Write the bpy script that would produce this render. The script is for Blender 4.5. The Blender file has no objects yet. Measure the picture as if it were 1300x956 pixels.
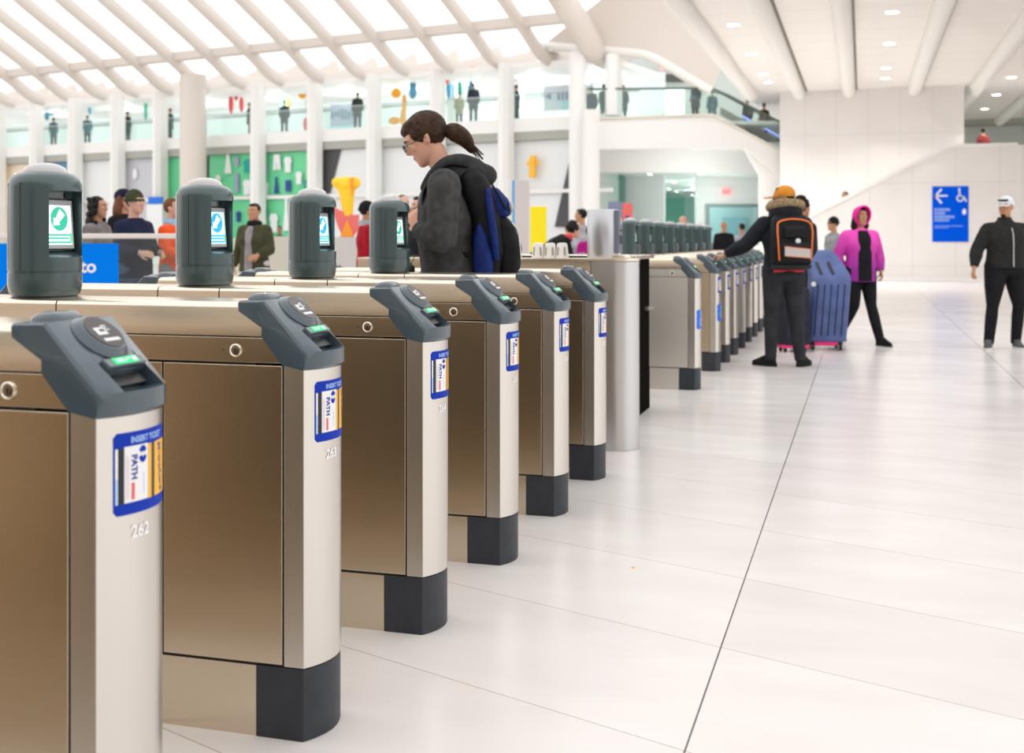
import bpy, bmesh, math, random
from mathutils import Vector, Matrix, Euler
PI = math.pi
sc = bpy.context.scene
COL = sc.collection
RND = random.Random(7)

# ---------------------------------------------------------------- camera geometry
F = 1500.0; EYE = 1.24; TH = math.atan(445/1500); CT = math.cos(TH); ST = math.sin(TH)
def W(xc, zc, z=0.0):
    """metres right of / in front of the camera -> world"""
    return Vector((xc*CT - zc*ST, xc*ST + zc*CT, z))
def at(px, py, zc):
    return W((px-650)/F*zc, zc, EYE-(py-304)/F*zc)

# ---------------------------------------------------------------- materials
def nt(m):
    m.use_nodes = True
    return m.node_tree.nodes, m.node_tree.links
def mat(name, col, rough=0.5, metal=0.0, emit=None, es=1.0, noise=0.0, nscale=8.0, bump=0.0, bscale=60.0, alpha=None, trans=0.0, coat=0.0, stretch=None, col2=None, spec=None):
    m = bpy.data.materials.new(name); n, l = nt(m)
    b = n['Principled BSDF']
    b.inputs['Base Color'].default_value = (*col, 1)
    b.inputs['Roughness'].default_value = rough
    b.inputs['Metallic'].default_value = metal
    b.inputs['Transmission Weight'].default_value = trans
    b.inputs['Coat Weight'].default_value = coat
    if spec is not None: b.inputs['Specular IOR Level'].default_value = spec
    if emit is not None:
        b.inputs['Emission Color'].default_value = (*emit, 1); b.inputs['Emission Strength'].default_value = es
    if alpha is not None: b.inputs['Alpha'].default_value = alpha
    if noise or bump or col2:
        tc = n.new('ShaderNodeTexCoord'); mp = n.new('ShaderNodeMapping')
        if stretch: mp.inputs['Scale'].default_value = stretch
        l.new(tc.outputs['Object'], mp.inputs['Vector'])
    if noise or col2:
        t = n.new('ShaderNodeTexNoise'); t.inputs['Scale'].default_value = nscale; t.inputs['Detail'].default_value = 4
        l.new(mp.outputs['Vector'], t.inputs['Vector'])
        mx = n.new('ShaderNodeMix'); mx.data_type = 'RGBA'
        c2 = col2 if col2 else tuple(max(0, c*(1-noise)) for c in col)
        mx.inputs['A'].default_value = (*c2, 1)
        mx.inputs['B'].default_value = (*(col if col2 else tuple(min(1, c*(1+noise*0.6)) for c in col)), 1)
        rp = n.new('ShaderNodeMapRange'); rp.inputs['From Min'].default_value = 0.35; rp.inputs['From Max'].default_value = 0.65
        l.new(t.outputs['Fac'], rp.inputs['Value']); l.new(rp.outputs['Result'], mx.inputs['Factor'])
        l.new(mx.outputs['Result'], b.inputs['Base Color'])
    if bump:
        t2 = n.new('ShaderNodeTexNoise'); t2.inputs['Scale'].default_value = bscale; t2.inputs['Detail'].default_value = 3
        l.new(mp.outputs['Vector'], t2.inputs['Vector'])
        bp = n.new('ShaderNodeBump'); bp.inputs['Strength'].default_value = bump; bp.inputs['Distance'].default_value = 0.01
        l.new(t2.outputs['Fac'], bp.inputs['Height']); l.new(bp.outputs['Normal'], b.inputs['Normal'])
    return m
def steel_mat(name, col, rough, aniso=0.0, dirx=True, var=0.035):
    m = bpy.data.materials.new(name); n, l = nt(m); b = n['Principled BSDF']
    b.inputs['Metallic'].default_value = 1.0
    tc = n.new('ShaderNodeTexCoord'); mp = n.new('ShaderNodeMapping')
    mp.inputs['Scale'].default_value = (6, 6, 900) if dirx else (700, 700, 3)
    l.new(tc.outputs['Object'], mp.inputs['Vector'])
    t = n.new('ShaderNodeTexNoise'); t.inputs['Scale'].default_value = 1.0; t.inputs['Detail'].default_value = 3
    l.new(mp.outputs['Vector'], t.inputs['Vector'])
    mr = n.new('ShaderNodeMapRange'); mr.inputs['To Min'].default_value = rough-0.03; mr.inputs['To Max'].default_value = rough+0.04
    l.new(t.outputs['Fac'], mr.inputs['Value']); l.new(mr.outputs['Result'], b.inputs['Roughness'])
    mx = n.new('ShaderNodeMix'); mx.data_type = 'RGBA'
    mx.inputs['A'].default_value = (*[c*(1-var) for c in col], 1); mx.inputs['B'].default_value = (*[min(1, c*(1+var)) for c in col], 1)
    l.new(t.outputs['Fac'], mx.inputs['Factor']); l.new(mx.outputs['Result'], b.inputs['Base Color'])
    bp = n.new('ShaderNodeBump'); bp.inputs['Strength'].default_value = 0.03; bp.inputs['Distance'].default_value = 0.001
    l.new(t.outputs['Fac'], bp.inputs['Height']); l.new(bp.outputs['Normal'], b.inputs['Normal'])
    b.inputs['Anisotropic'].default_value = aniso
    return m

# ---------------------------------------------------------------- mesh collector
class MB:
    def __init__(s, T=None):
        s.v = []; s.f = []; s.m = []; s.T = T
    def add(s, vs, fs, m=0):
        o = len(s.v)
        for p in vs:
            p = Vector(p)
            s.v.append(s.T(p) if s.T else p)
        for f in fs:
            s.f.append([o+i for i in f]); s.m.append(m)
        return s
    def box(s, x0, x1, y0, y1, z0, z1, m=0):
        vs = [(x, y, z) for z in (z0, z1) for y in (y0, y1) for x in (x0, x1)]
        return s.add(vs, [(0,2,3,1),(4,5,7,6),(0,1,5,4),(2,6,7,3),(0,4,6,2),(1,3,7,5)], m)
    def obox(s, c, size, R, m=0):
        c = Vector(c); hx, hy, hz = [q/2 for q in size]
        vs = [c + R @ Vector((x, y, z)) for z in (-hz, hz) for y in (-hy, hy) for x in (-hx, hx)]
        return s.add(vs, [(0,2,3,1),(4,5,7,6),(0,1,5,4),(2,6,7,3),(0,4,6,2),(1,3,7,5)], m)
    def prism(s, poly, a0, a1, axis='y', m=0):
        n = len(poly)
        def P(u, v, a):
            return {'y': (u, a, v), 'x': (a, u, v), 'z': (u, v, a)}[axis]
        vs = [P(u, v, a0) for u, v in poly] + [P(u, v, a1) for u, v in poly]
        fs = [tuple(range(n)), tuple(range(2*n-1, n-1, -1))] + [(i, i+n, (i+1) % n+n, (i+1) % n) for i in range(n)]
        return s.add(vs, fs, m)
    def loft(s, rings, caps=True, m=0):
        n = len(rings[0]); vs = [p for r in rings for p in r]; fs = []
        for k in range(len(rings)-1):
            for i in range(n):
                j = (i+1) % n
                fs.append((k*n+i, k*n+j, (k+1)*n+j, (k+1)*n+i))
        if caps:
            fs.append(tuple(range(n-1, -1, -1))); fs.append(tuple((len(rings)-1)*n+i for i in range(n)))
        return s.add(vs, fs, m)
    def tube(s, pts, r, n=10, m=0, round_ends=False, flat=None):
        pts = [Vector(p) for p in pts]; N = len(pts)
        rs = list(r) if isinstance(r, (list, tuple)) else [r]*N
        if round_ends:
            d0 = (pts[0]-pts[1]).normalized(); d1 = (pts[-1]-pts[-2]).normalized()
            pts = [pts[0]+d0*rs[0]*0.95, pts[0]+d0*rs[0]*0.6] + pts + [pts[-1]+d1*rs[-1]*0.6, pts[-1]+d1*rs[-1]*0.95]
            rs = [rs[0]*0.3, rs[0]*0.8] + rs + [rs[-1]*0.8, rs[-1]*0.3]; N += 4
        rings = []; up = None
        for i in range(N):
            a = pts[max(0, i-1)]; b = pts[min(N-1, i+1)]; t = (b-a).normalized()
            if up is None:
                up = Vector((0, 0, 1)) if abs(t.z) < 0.9 else Vector((0, 1, 0))
            x = up.cross(t)
            if x.length < 1e-5: x = Vector((1, 0, 0)).cross(t)
            x.normalize(); y = t.cross(x).normalized(); up = y
            fx, fy = flat if flat else (1, 1)
            rings.append([pts[i] + x*math.cos(2*PI*k/n)*rs[i]*fx + y*math.sin(2*PI*k/n)*rs[i]*fy for k in range(n)])
        return s.loft(rings, True, m)
    def lathe(s, prof, c=(0, 0, 0), n=32, m=0, R=None):
        c = Vector(c); rings = []
        for r, z in prof:
            ring = []
            for k in range(n):
                p = Vector((r*math.cos(2*PI*k/n), r*math.sin(2*PI*k/n), z))
                ring.append(c + (R @ p if R else p))
            rings.append(ring)
        return s.loft(rings, True, m)
    def ell(s, c, rad, n=16, m=0, R=None, rings=10):
        c = Vector(c); rr = []
        for i in range(rings+1):
            a = -PI/2 + PI*i/rings; a = max(-PI/2+0.06, min(PI/2-0.06, a))
            ring = []
            for k in range(n):
                p = Vector((rad[0]*math.cos(a)*math.cos(2*PI*k/n), rad[1]*math.cos(a)*math.sin(2*PI*k/n), rad[2]*math.sin(a)))
                ring.append(c + (R @ p if R else p))
            rr.append(ring)
        return s.loft(rr, True, m)
    def build(s, name, mats, parent=None, smooth=True, ang=35, bevel=0, seg=2, vox=0, sm=0, loc=None, shift=None):
        me = bpy.data.meshes.new(name)
        vs = s.v
        if shift is not None: vs = [p-Vector(shift) for p in vs]
        me.from_pydata([tuple(p) for p in vs], [], s.f)
        if not isinstance(mats, (list, tuple)): mats = [mats]
        for q in mats: me.materials.append(q)
        me.polygons.foreach_set('material_index', s.m)
        bm = bmesh.new(); bm.from_mesh(me); bmesh.ops.recalc_face_normals(bm, faces=bm.faces); bm.to_mesh(me); bm.free()
        o = bpy.data.objects.new(name, me); COL.objects.link(o)
        if vox:
            r = o.modifiers.new('r', 'REMESH'); r.mode = 'VOXEL'; r.voxel_size = vox; r.use_smooth_shade = True
            if sm:
                q = o.modifiers.new('s', 'SMOOTH'); q.iterations = sm; q.factor = 0.5
            dg = bpy.context.evaluated_depsgraph_get(); ev = o.evaluated_get(dg)
            me2 = bpy.data.meshes.new_from_object(ev, depsgraph=dg)
            o.modifiers.clear(); o.data = me2; me2.name = name; bpy.data.meshes.remove(me)
            me = me2; me.polygons.foreach_set('use_smooth', [True]*len(me.polygons))
        elif smooth:
            me.polygons.foreach_set('use_smooth', [True]*len(me.polygons)); me.set_sharp_from_angle(angle=math.radians(ang))
        if bevel:
            b = o.modifiers.new('bevel', 'BEVEL'); b.width = bevel; b.segments = seg; b.limit_method = 'ANGLE'; b.angle_limit = math.radians(40)
            b.harden_normals = True
        if parent: o.parent = parent
        if loc is not None: o.location = loc
        if shift is not None: o.location = Vector(shift)
        return o

def tag(o, label=None, cat=None, group=None, kind=None):
    if label: o['label'] = label
    if cat: o['category'] = cat
    if group: o['group'] = group
    if kind: o['kind'] = kind
    return o
def empty(name, loc=(0, 0, 0), rz=0):
    o = bpy.data.objects.new(name, None); COL.objects.link(o); o.location = loc; o.rotation_euler = (0, 0, rz); o.empty_display_size = 0.1
    return o
def copy_tree(o, parent=None):
    c = o.copy(); COL.objects.link(c)
    if parent: c.parent = parent
    for ch in list(o.children): copy_tree(ch, c)
    return c
def struct(o):
    o['kind'] = 'structure'; return o
def text_mesh(s, size, name='lettering', bold=0.0, T=None, mat_=None, parent=None, ext=0.0, align='LEFT'):
    cu = bpy.data.curves.new('t', 'FONT'); cu.body = s; cu.size = size; cu.offset = bold; cu.extrude = ext; cu.align_x = align
    ob = bpy.data.objects.new('t', cu); COL.objects.link(ob)
    dg = bpy.context.evaluated_depsgraph_get()
    me = bpy.data.meshes.new_from_object(ob.evaluated_get(dg), depsgraph=dg)
    bpy.data.objects.remove(ob); bpy.data.curves.remove(cu)
    me.name = name
    if T:
        for v in me.vertices: v.co = T(v.co)
    me.materials.clear(); me.materials.append(mat_)
    o = bpy.data.objects.new(name, me); COL.objects.link(o)
    if parent: o.parent = parent
    return o
def crom(pts, k=6):
    P = [Vector(p) for p in pts]; out = []
    for i in range(len(P)-1):
        a = P[max(0, i-1)]; b = P[i]; c = P[i+1]; d = P[min(len(P)-1, i+2)]
        for j in range(k):
            t = j/k
            out.append(0.5*((2*b)+(c-a)*t+(2*a-5*b+4*c-d)*t*t+(-a+3*b-3*c+d)*t**3))
    out.append(P[-1]); return out
# ================================================================ fare gates
M = {}
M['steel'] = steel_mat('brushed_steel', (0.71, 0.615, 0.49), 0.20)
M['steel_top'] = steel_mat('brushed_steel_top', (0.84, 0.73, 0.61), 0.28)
M['steel_nose'] = steel_mat('satin_steel', (0.70, 0.665, 0.62), 0.30, dirx=False)
M['gap'] = mat('dark_gap', (0.012, 0.011, 0.010), 0.8)
M['plinth'] = mat('dark_plinth_rubber', (0.022, 0.027, 0.037), 0.5, noise=0.25, nscale=14)
M['housing'] = mat('slate_plastic', (0.048, 0.076, 0.098), 0.28, coat=0.7, bump=0.02, bscale=400)
M['pod'] = mat('green_grey_plastic', (0.044, 0.080, 0.086), 0.28, coat=0.5)
M['disc'] = mat('reader_face', (0.035, 0.022, 0.020), 0.3)
M['icon'] = mat('icon_print', (0.75, 0.76, 0.78), 0.5)
M['green'] = mat('green_display', (0.0, 0.25, 0.08), 0.4, emit=(0.0, 0.80, 0.20), es=0.95)
M['green_txt'] = mat('display_text', (0.6, 0.95, 0.7), 0.4, emit=(0.55, 1.0, 0.65), es=0.8)
M['black'] = mat('black_plastic', (0.008, 0.008, 0.009), 0.35)
M['decal'] = mat('decal_blue', (0.003, 0.035, 0.42), 0.6, spec=0.2)
M['white'] = mat('white_print', (0.86, 0.86, 0.88), 0.45)
M['cardblue'] = mat('card_pale_blue', (0.45, 0.66, 0.90), 0.45)
M['cardpink'] = mat('card_pale_pink', (0.80, 0.66, 0.66), 0.45)
M['cardyel'] = mat('card_yellow', (0.95, 0.50, 0.03), 0.45)
M['cardtan'] = mat('card_tan', (0.60, 0.36, 0.10), 0.45)
M['cardred'] = mat('card_red', (0.75, 0.03, 0.05), 0.45)
M['num'] = mat('number_white', (0.97, 0.97, 0.97), 0.6)
M['navy'] = mat('navy_print', (0.01, 0.03, 0.30), 0.45)
M['lightblue'] = mat('light_blue_print', (0.35, 0.55, 0.95), 0.45)
M['lock'] = mat('lock_brass', (0.30, 0.24, 0.18), 0.3, metal=1)
M['lockring'] = mat('lock_ring', (0.85, 0.80, 0.72), 0.25, metal=1)
M['screen_w'] = mat('screen_white', (0.6, 0.7, 0.7), 0.3, emit=(0.80, 0.92, 0.92), es=0.95)
M['screen_b'] = mat('screen_bluish', (0.4, 0.7, 0.9), 0.3, emit=(0.50, 0.82, 0.98), es=0.95)
M['s_green'] = mat('screen_green', (0.0, 0.3, 0.2), 0.3, emit=(0.02, 0.36, 0.22), es=1)
M['s_blue'] = mat('screen_teal', (0.0, 0.3, 0.5), 0.3, emit=(0.01, 0.27, 0.46), es=1)
M['arrow'] = mat('screen_arrow', (0.9, 0.9, 0.9), 0.4, emit=(1, 1, 1), es=0.95)
M['bezel'] = mat('screen_bezel', (0.40, 0.43, 0.45), 0.35)
M['dome'] = mat('clear_dome', (0.72, 0.70, 0.70), 0.12, trans=0.35, coat=0.5)
M['tray'] = mat('silver_paint', (0.52, 0.53, 0.56), 0.33, metal=0.75)
M['bluewc'] = mat('wheelchair_blue', (0.0, 0.14, 0.75), 0.4)

WG = 0.21; HW = WG/2; XC = -2.155; SIDE = 0.835      # gate is symmetric about XC; local x = X-XC
BUL = 0.036
def bul(y): return BUL*(1-(y/HW)**2)
def nose_poly(xs, off=0.0, n=14, back=None):
    """outline of nose in plan (x,y), flat back at back"""
    pts = [(back, -HW-off*0)]
    for i in range(n+1):
        y = -HW + WG*i/n
        pts.append((xs+bul(y)+off, y))
    pts.append((back, HW))
    return pts

def mir(sgn):
    return (lambda p: Vector((p.x*sgn, p.y*sgn, p.z)))

def build_gate_half(root, sgn, full=True):
    """one end of a gate; sgn=+1 is the end facing +X"""
    T = mir(sgn)
    xs = SIDE                                              # where the side ends and the nose begins
    MB(T).prism(nose_poly(xs, 0, back=0.781), 0.181, 0.955, 'z').build('steel_nose', M['steel_nose'], root, ang=30, bevel=0.0015)
    # plinth
    MB(T).prism(nose_poly(xs-0.002, 0, back=0.703), 0.0, 0.178, 'z').build('plinth_block', M['plinth'], root, ang=30, bevel=0.003)
    # doors and narrow post on both faces
    for sy in (-1, 1):
        y0, y1 = (-HW, -HW+0.006) if sy < 0 else (HW-0.006, HW)
        MB(T).box(0.440, 0.776, y0, y1, 0.184, 0.926).build('door', M['steel'], root, bevel=0.0018)
        MB(T).box(0.385, 0.435, y0, y1, 0.184, 0.926).build('side_post', M['steel'], root, bevel=0.0015)
        MB(T).prism([(0.062, 0.932), (0.062, 0.9945), (0.722, 0.9945), (0.777, 0.932)], y0, y1, 'y').build('lock_panel', M['steel'], root, bevel=0.0015)
        Rr = Matrix.Rotation(PI/2*(1 if sy < 0 else -1), 3, 'X')
        b = MB(T)
        yl = -HW if sy < 0 else HW
        b.lathe([(0.006, 0), (0.0135, 0.0), (0.0165, 0.0), (0.0165, 0.003), (0.014, 0.0045), (0.0125, 0.003), (0.006, 0.003)], (0.648, yl, 0.962), 24, 0, Rr)
        b.lathe([(0.003, 0.0), (0.0115, 0.0), (0.0115, 0.0036), (0.008, 0.0044), (0.003, 0.0044)], (0.648, yl, 0.962), 20, 1, Rr)
        b.box(0.6468, 0.6492, yl+sy*0.0040, yl+sy*0.0050, 0.955, 0.967, 2)
        b.lathe([(0.001, 0), (0.0022, 0.0), (0.0022, 0.0008), (0.001, 0.0008)], (0.612, yl, 0.963), 10, 2, Rr)
        b.build('key_lock', [M['lockring'], M['lock'], M['gap']], root)
    # top cover half (rounded long edges)
    prof = []
    for yy, zz in [(-HW, 0.998), (-HW, 1.068), (-HW+0.0025, 1.0755), (-HW+0.009, 1.0805), (-HW+0.03, 1.083), (0, 1.0845)]:
        prof.append((yy, zz))
    prof = prof + [(-y, z) for y, z in reversed(prof[:-1])]
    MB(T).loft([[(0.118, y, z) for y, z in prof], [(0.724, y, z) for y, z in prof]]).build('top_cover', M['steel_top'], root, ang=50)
    # reader housing : columns of a profile across the width
    cols = []
    ys = [-1.0, -0.985, -0.93, -0.72, -0.60, -0.58, -0.35, 0.0, 0.35, 0.58, 0.60, 0.72, 0.93, 0.985, 1.0]
    for q in ys:
        y = q*(HW+0.0025); a = abs(q)
        ch = 0.010 if a > 0.99 else (0.004 if a > 0.97 else 0.0)   # rounded shoulders
        f = BUL*(1-q*q)+0.006*(1-a**6)
        inn = 0.60 > a+0.001
        G = (0.7235-ch*0.3, 1.088-ch); Fp = (0.838+f-ch*0.4, 0.962-ch)
        def L(t, dn=0.0): return (G[0]+(Fp[0]-G[0])*t - dn*0.72, G[1]+(Fp[1]-G[1])*t - dn*0.70)
        if inn:
            tops = [L(0.50), L(0.60, 0.006), L(0.70, 0.006), L(0.715, 0.034), L(0.86, 0.030), L(0.93, 0.012)]
        else:
            tops = [L(0.50), L(0.60), L(0.70), L(0.715), L(0.86), L(0.93)]
        col = [(0.655, 1.086-ch), (0.657, 1.060), (0.7205, 1.020), (0.7205, 0.996), (0.778, 0.928), (0.834+f*0.9, 0.917), (0.8385+f, 0.925)] + [Fp] + tops[::-1] + [G]
        if abs(q) < 0.9:   # interior columns do not need the cut-outs
            pass
        cols.append([(x, y, z) for x, z in col])
    MB(T).loft(cols).build('reader_housing', M['housing'], root, ang=28)
    # raised pad behind the reader
    b = MB(T)
    b.loft([[(0.640+dx*0, -0.0, 1.084)]*1 for dx in ()]) if False else None
    ring = lambda sx, sy, z, cx=0.735-0.062: [(cx+sx*math.copysign(abs(math.cos(2*PI*k/24))**0.6, math.cos(2*PI*k/24)), sy*math.copysign(abs(math.sin(2*PI*k/24))**0.6, math.sin(2*PI*k/24)), z) for k in range(24)]
    b.loft([ring(0.034, 0.052, 1.078), ring(0.034, 0.052, 1.089), ring(0.024, 0.040, 1.100), ring(0.016, 0.030, 1.102)])
    b.build('housing_pad', M['housing'], root, ang=50)
    # reader puck on the slope
    u = Vector((0.8385+0.04-0.7235, 0, 0.962-1.088)).normalized(); nrm = Vector((-u.z, 0, u.x)); vy = Vector((0, 1, 0))
    R = Matrix((vy, -u, nrm)).transposed()       # local x=+y, local y=up-slope, local z=normal
    C0 = Vector((0.7235, 0, 1.088)) + u*0.056
    def onslope(x, y, z): return C0 + R @ Vector((x, y, z))
    b = MB(T); b.lathe([(0.060, -0.01), (0.060, 0.001), (0.056, 0.005), (0.049, 0.013), (0.046, 0.0152), (0.02, 0.0155)], C0, 36, 0, R)
    puck = b.build('reader_puck', M['housing'], root, ang=40)
    b = MB(T); b.lathe([(0.01, 0.0155), (0.043, 0.0155), (0.043, 0.0168), (0.01, 0.0168)], C0, 36, 0, R)
    # printed contactless icon, as raised print
    def bx(x0, x1, y0, y1, m=1, z=0.0172):
        b.add([onslope(x0, y0, z), onslope(x1, y0, z), onslope(x1, y1, z), onslope(x0, y1, z), onslope(x0, y0, z-0.0006), onslope(x1, y0, z-0.0006), onslope(x1, y1, z-0.0006), onslope(x0, y1, z-0.0006)],
              [(0, 1, 2, 3), (4, 5, 6, 7), (0, 1, 5, 4), (1, 2, 6, 5), (2, 3, 7, 6), (3, 0, 4, 7)], m)
    bx(-0.024, 0.006, -0.008, 0.012); bx(-0.012, 0.002, 0.000, 0.007, 2, 0.0175)
    bx(0.002, 0.0045, -0.003, 0.017); bx(0.0045, 0.018, 0.014, 0.017); bx(0.0075, 0.010, 0.000, 0.011); bx(0.010, 0.016, 0.009, 0.011); bx(0.012, 0.020, 0.003, 0.0055)
    bx(-0.022, 0.024, -0.026, -0.018)
    b.build('reader_face', [M['disc'], M['icon'], M['disc']], puck, ang=30)
    # green status display over the ticket slot
    D0 = Vector((0.7235, 0, 1.088)) + u*0.124
    def od(x, y, z): return D0 + R @ Vector((x, y, z))
    b = MB(T)
    hood = [(-0.060, -0.014), (0.060, -0.014), (0.060, 0.012), (-0.060, 0.012)]
    b.add([od(x, y, -0.02) for x, y in hood]+[od(x*0.97, y*0.9, 0.005) for x, y in hood], [(0,3,2,1),(4,5,6,7),(0,1,5,4),(1,2,6,5),(2,3,7,6),(3,0,4,7)], 0)
    dsp = b.build('display_hood', M['housing'], root, bevel=0.003)
    b = MB(T)
    q = [(-0.036, -0.009), (0.036, -0.009), (0.036, 0.007), (-0.036, 0.007)]
    b.add([od(x, y, 0.003) for x, y in q]+[od(x, y, 0.0062) for x, y in q], [(0,3,2,1),(4,5,6,7),(0,1,5,4),(1,2,6,5),(2,3,7,6),(3,0,4,7)], 0)
    for (x0, x1, y0, y1) in [(0.022, 0.033, -0.006, 0.004), (-0.028, -0.004, 0.0008, 0.0028), (-0.028, 0.004, -0.004, -0.002), (0.002, 0.016, 0.0008, 0.0028)]:
        q = [(x0, y0), (x1, y0), (x1, y1), (x0, y1)]
        b.add([od(x, y, 0.006) for x, y in q]+[od(x, y, 0.0066) for x, y in q], [(0,3,2,1),(4,5,6,7),(0,1,5,4),(1,2,6,5),(2,3,7,6),(3,0,4,7)], 1)
    b.build('status_display', [M['green'], M['green_txt']], dsp, smooth=False)
    # dark slot throat
    b = MB(T)
    q = [(-0.050, -0.040), (0.050, -0.040), (0.050, -0.016), (-0.050, -0.016)]
    b.add([od(x, y, -0.040) for x, y in q]+[od(x, y, -0.020) for x, y in q], [(0,3,2,1),(4,5,6,7),(0,1,5,4),(1,2,6,5),(2,3,7,6),(3,0,4,7)], 0)
    b.build('ticket_slot', M['black'], root, smooth=False)

def nose_wrap(off, sgn=1):
    """(y,z) on the curved nose -> 3D"""
    def T(p):
        y = p.x; x = SIDE + bul(y) + off + p.z
        return Vector((x*sgn, y*sgn, p.y))
    return T
def wrap_rect(b, y0, y1, z0, z1, off, th, T, m=0, n=8, rad=0.0):
    """thin curved plate hugging the nose; optional rounded corners"""
    rows = []
    for i in range(n+1):
        y = y0+(y1-y0)*i/n
        d = min(y-y0, y1-y); c = 0.0
        if rad and d < rad: c = rad - math.sqrt(max(0, rad*rad-(rad-d)**2))
        f = SIDE+bul(y)+off
        rows.append([(f, y, z0+c), (f+th, y, z0+c), (f+th, y, z1-c), (f, y, z1-c)])
    b.T = T; b.loft(rows, True, m)

def build_decal(root, sgn=1):
    T = mir(sgn); b = MB()
    y0, y1 = -0.078, 0.078
    Z0, Z1 = 0.735, 0.886
    wrap_rect(b, y0, y1, Z0, Z1, 0.0, 0.0012, T, 0, 24, 0.008)
    c0, c1 = Z0+0.021, Z1-0.028
    def band(a, bb, m, z0=c0, z1=c1, o=0.0012, n=4): wrap_rect(b, a, bb, z0, z1, o, 0.0006, T, m, n)
    band(-0.0750, -0.0705, 1, c0, (c0+c1)/2-0.004); band(-0.0750, -0.0705, 2, (c0+c1)/2-0.004, c1)
    band(-0.0700, -0.0590, 3)
    band(-0.0580, -0.0010, 2, c0+0.001, c1+0.002, n=8)
    band(-0.0545, -0.0525, 5, c0+0.008, c1-0.014, 0.0018)
    band(-0.0505, -0.0490, 5, c0+0.010, c1-0.020, 0.0018)
    band(-0.0145, -0.0125, 1, c0+0.012, c1-0.050, 0.0018)
    band(0.0, 0.009, 4); band(0.009, 0.012, 6); band(0.012, 0.023, 3)
    band(0.023, 0.074, 4, n=6)
    dec = b.build('ticket_decal', [M['decal'], M['cardblue'], M['white'], M['black'], M['cardyel'], M['cardpink'], M['cardtan']], root, smooth=False)
    W2 = nose_wrap(0.0022, sgn)
    def rot(cx, cz):          # text reading top to bottom
        return lambda p: W2(Vector((cx+p.y, cz-p.x, 0)))
    text_mesh('PATH', 0.0185, 'lettering', 0.0008, rot(-0.0430, c1-0.014), M['navy'], dec)
    r = MB(); z = c0+0.006
    while z < c0+0.036:
        wrap_rect(r, -0.0435, -0.0365, z, z+0.0034, 0.0018, 0.0006, T, 0, 2); z += 0.0044
    r.build('red_line', M['cardred'], dec, smooth=False)
    r = MB(T)
    for a0, a1 in ((0.15*PI, 0.85*PI), (1.10*PI, 1.90*PI)):
        N = 10; ring = []
        for i in range(N+1):
            a = a0+(a1-a0)*i/N
            for rr in (0.0035, 0.0110):
                y = -0.016+math.cos(a)*rr; z = c1-0.016+math.sin(a)*rr*1.45
                ring.append((SIDE+bul(y)+0.0024, y, z))
        r.add(ring, [(2*i, 2*i+1, 2*i+3, 2*i+2) for i in range(N)], 0)
    r.build('emblem', M['decal'], dec, smooth=False)
    text_mesh('INSERT TICKET', 0.0160, 'lettering', 0.0005, lambda p: W2(Vector((-0.045+p.x*0.86, p.y+Z1-0.020, 0))), M['lightblue'], dec)
    ang = math.radians(6)
    text_mesh('MetroCard', 0.0205, 'lettering', 0.0008, lambda p: W2(Vector((0.038+p.y*math.cos(ang)+p.x*math.sin(ang), c1-0.004-p.x*math.cos(ang), 0))), M['navy'], dec)
    return dec

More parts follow.
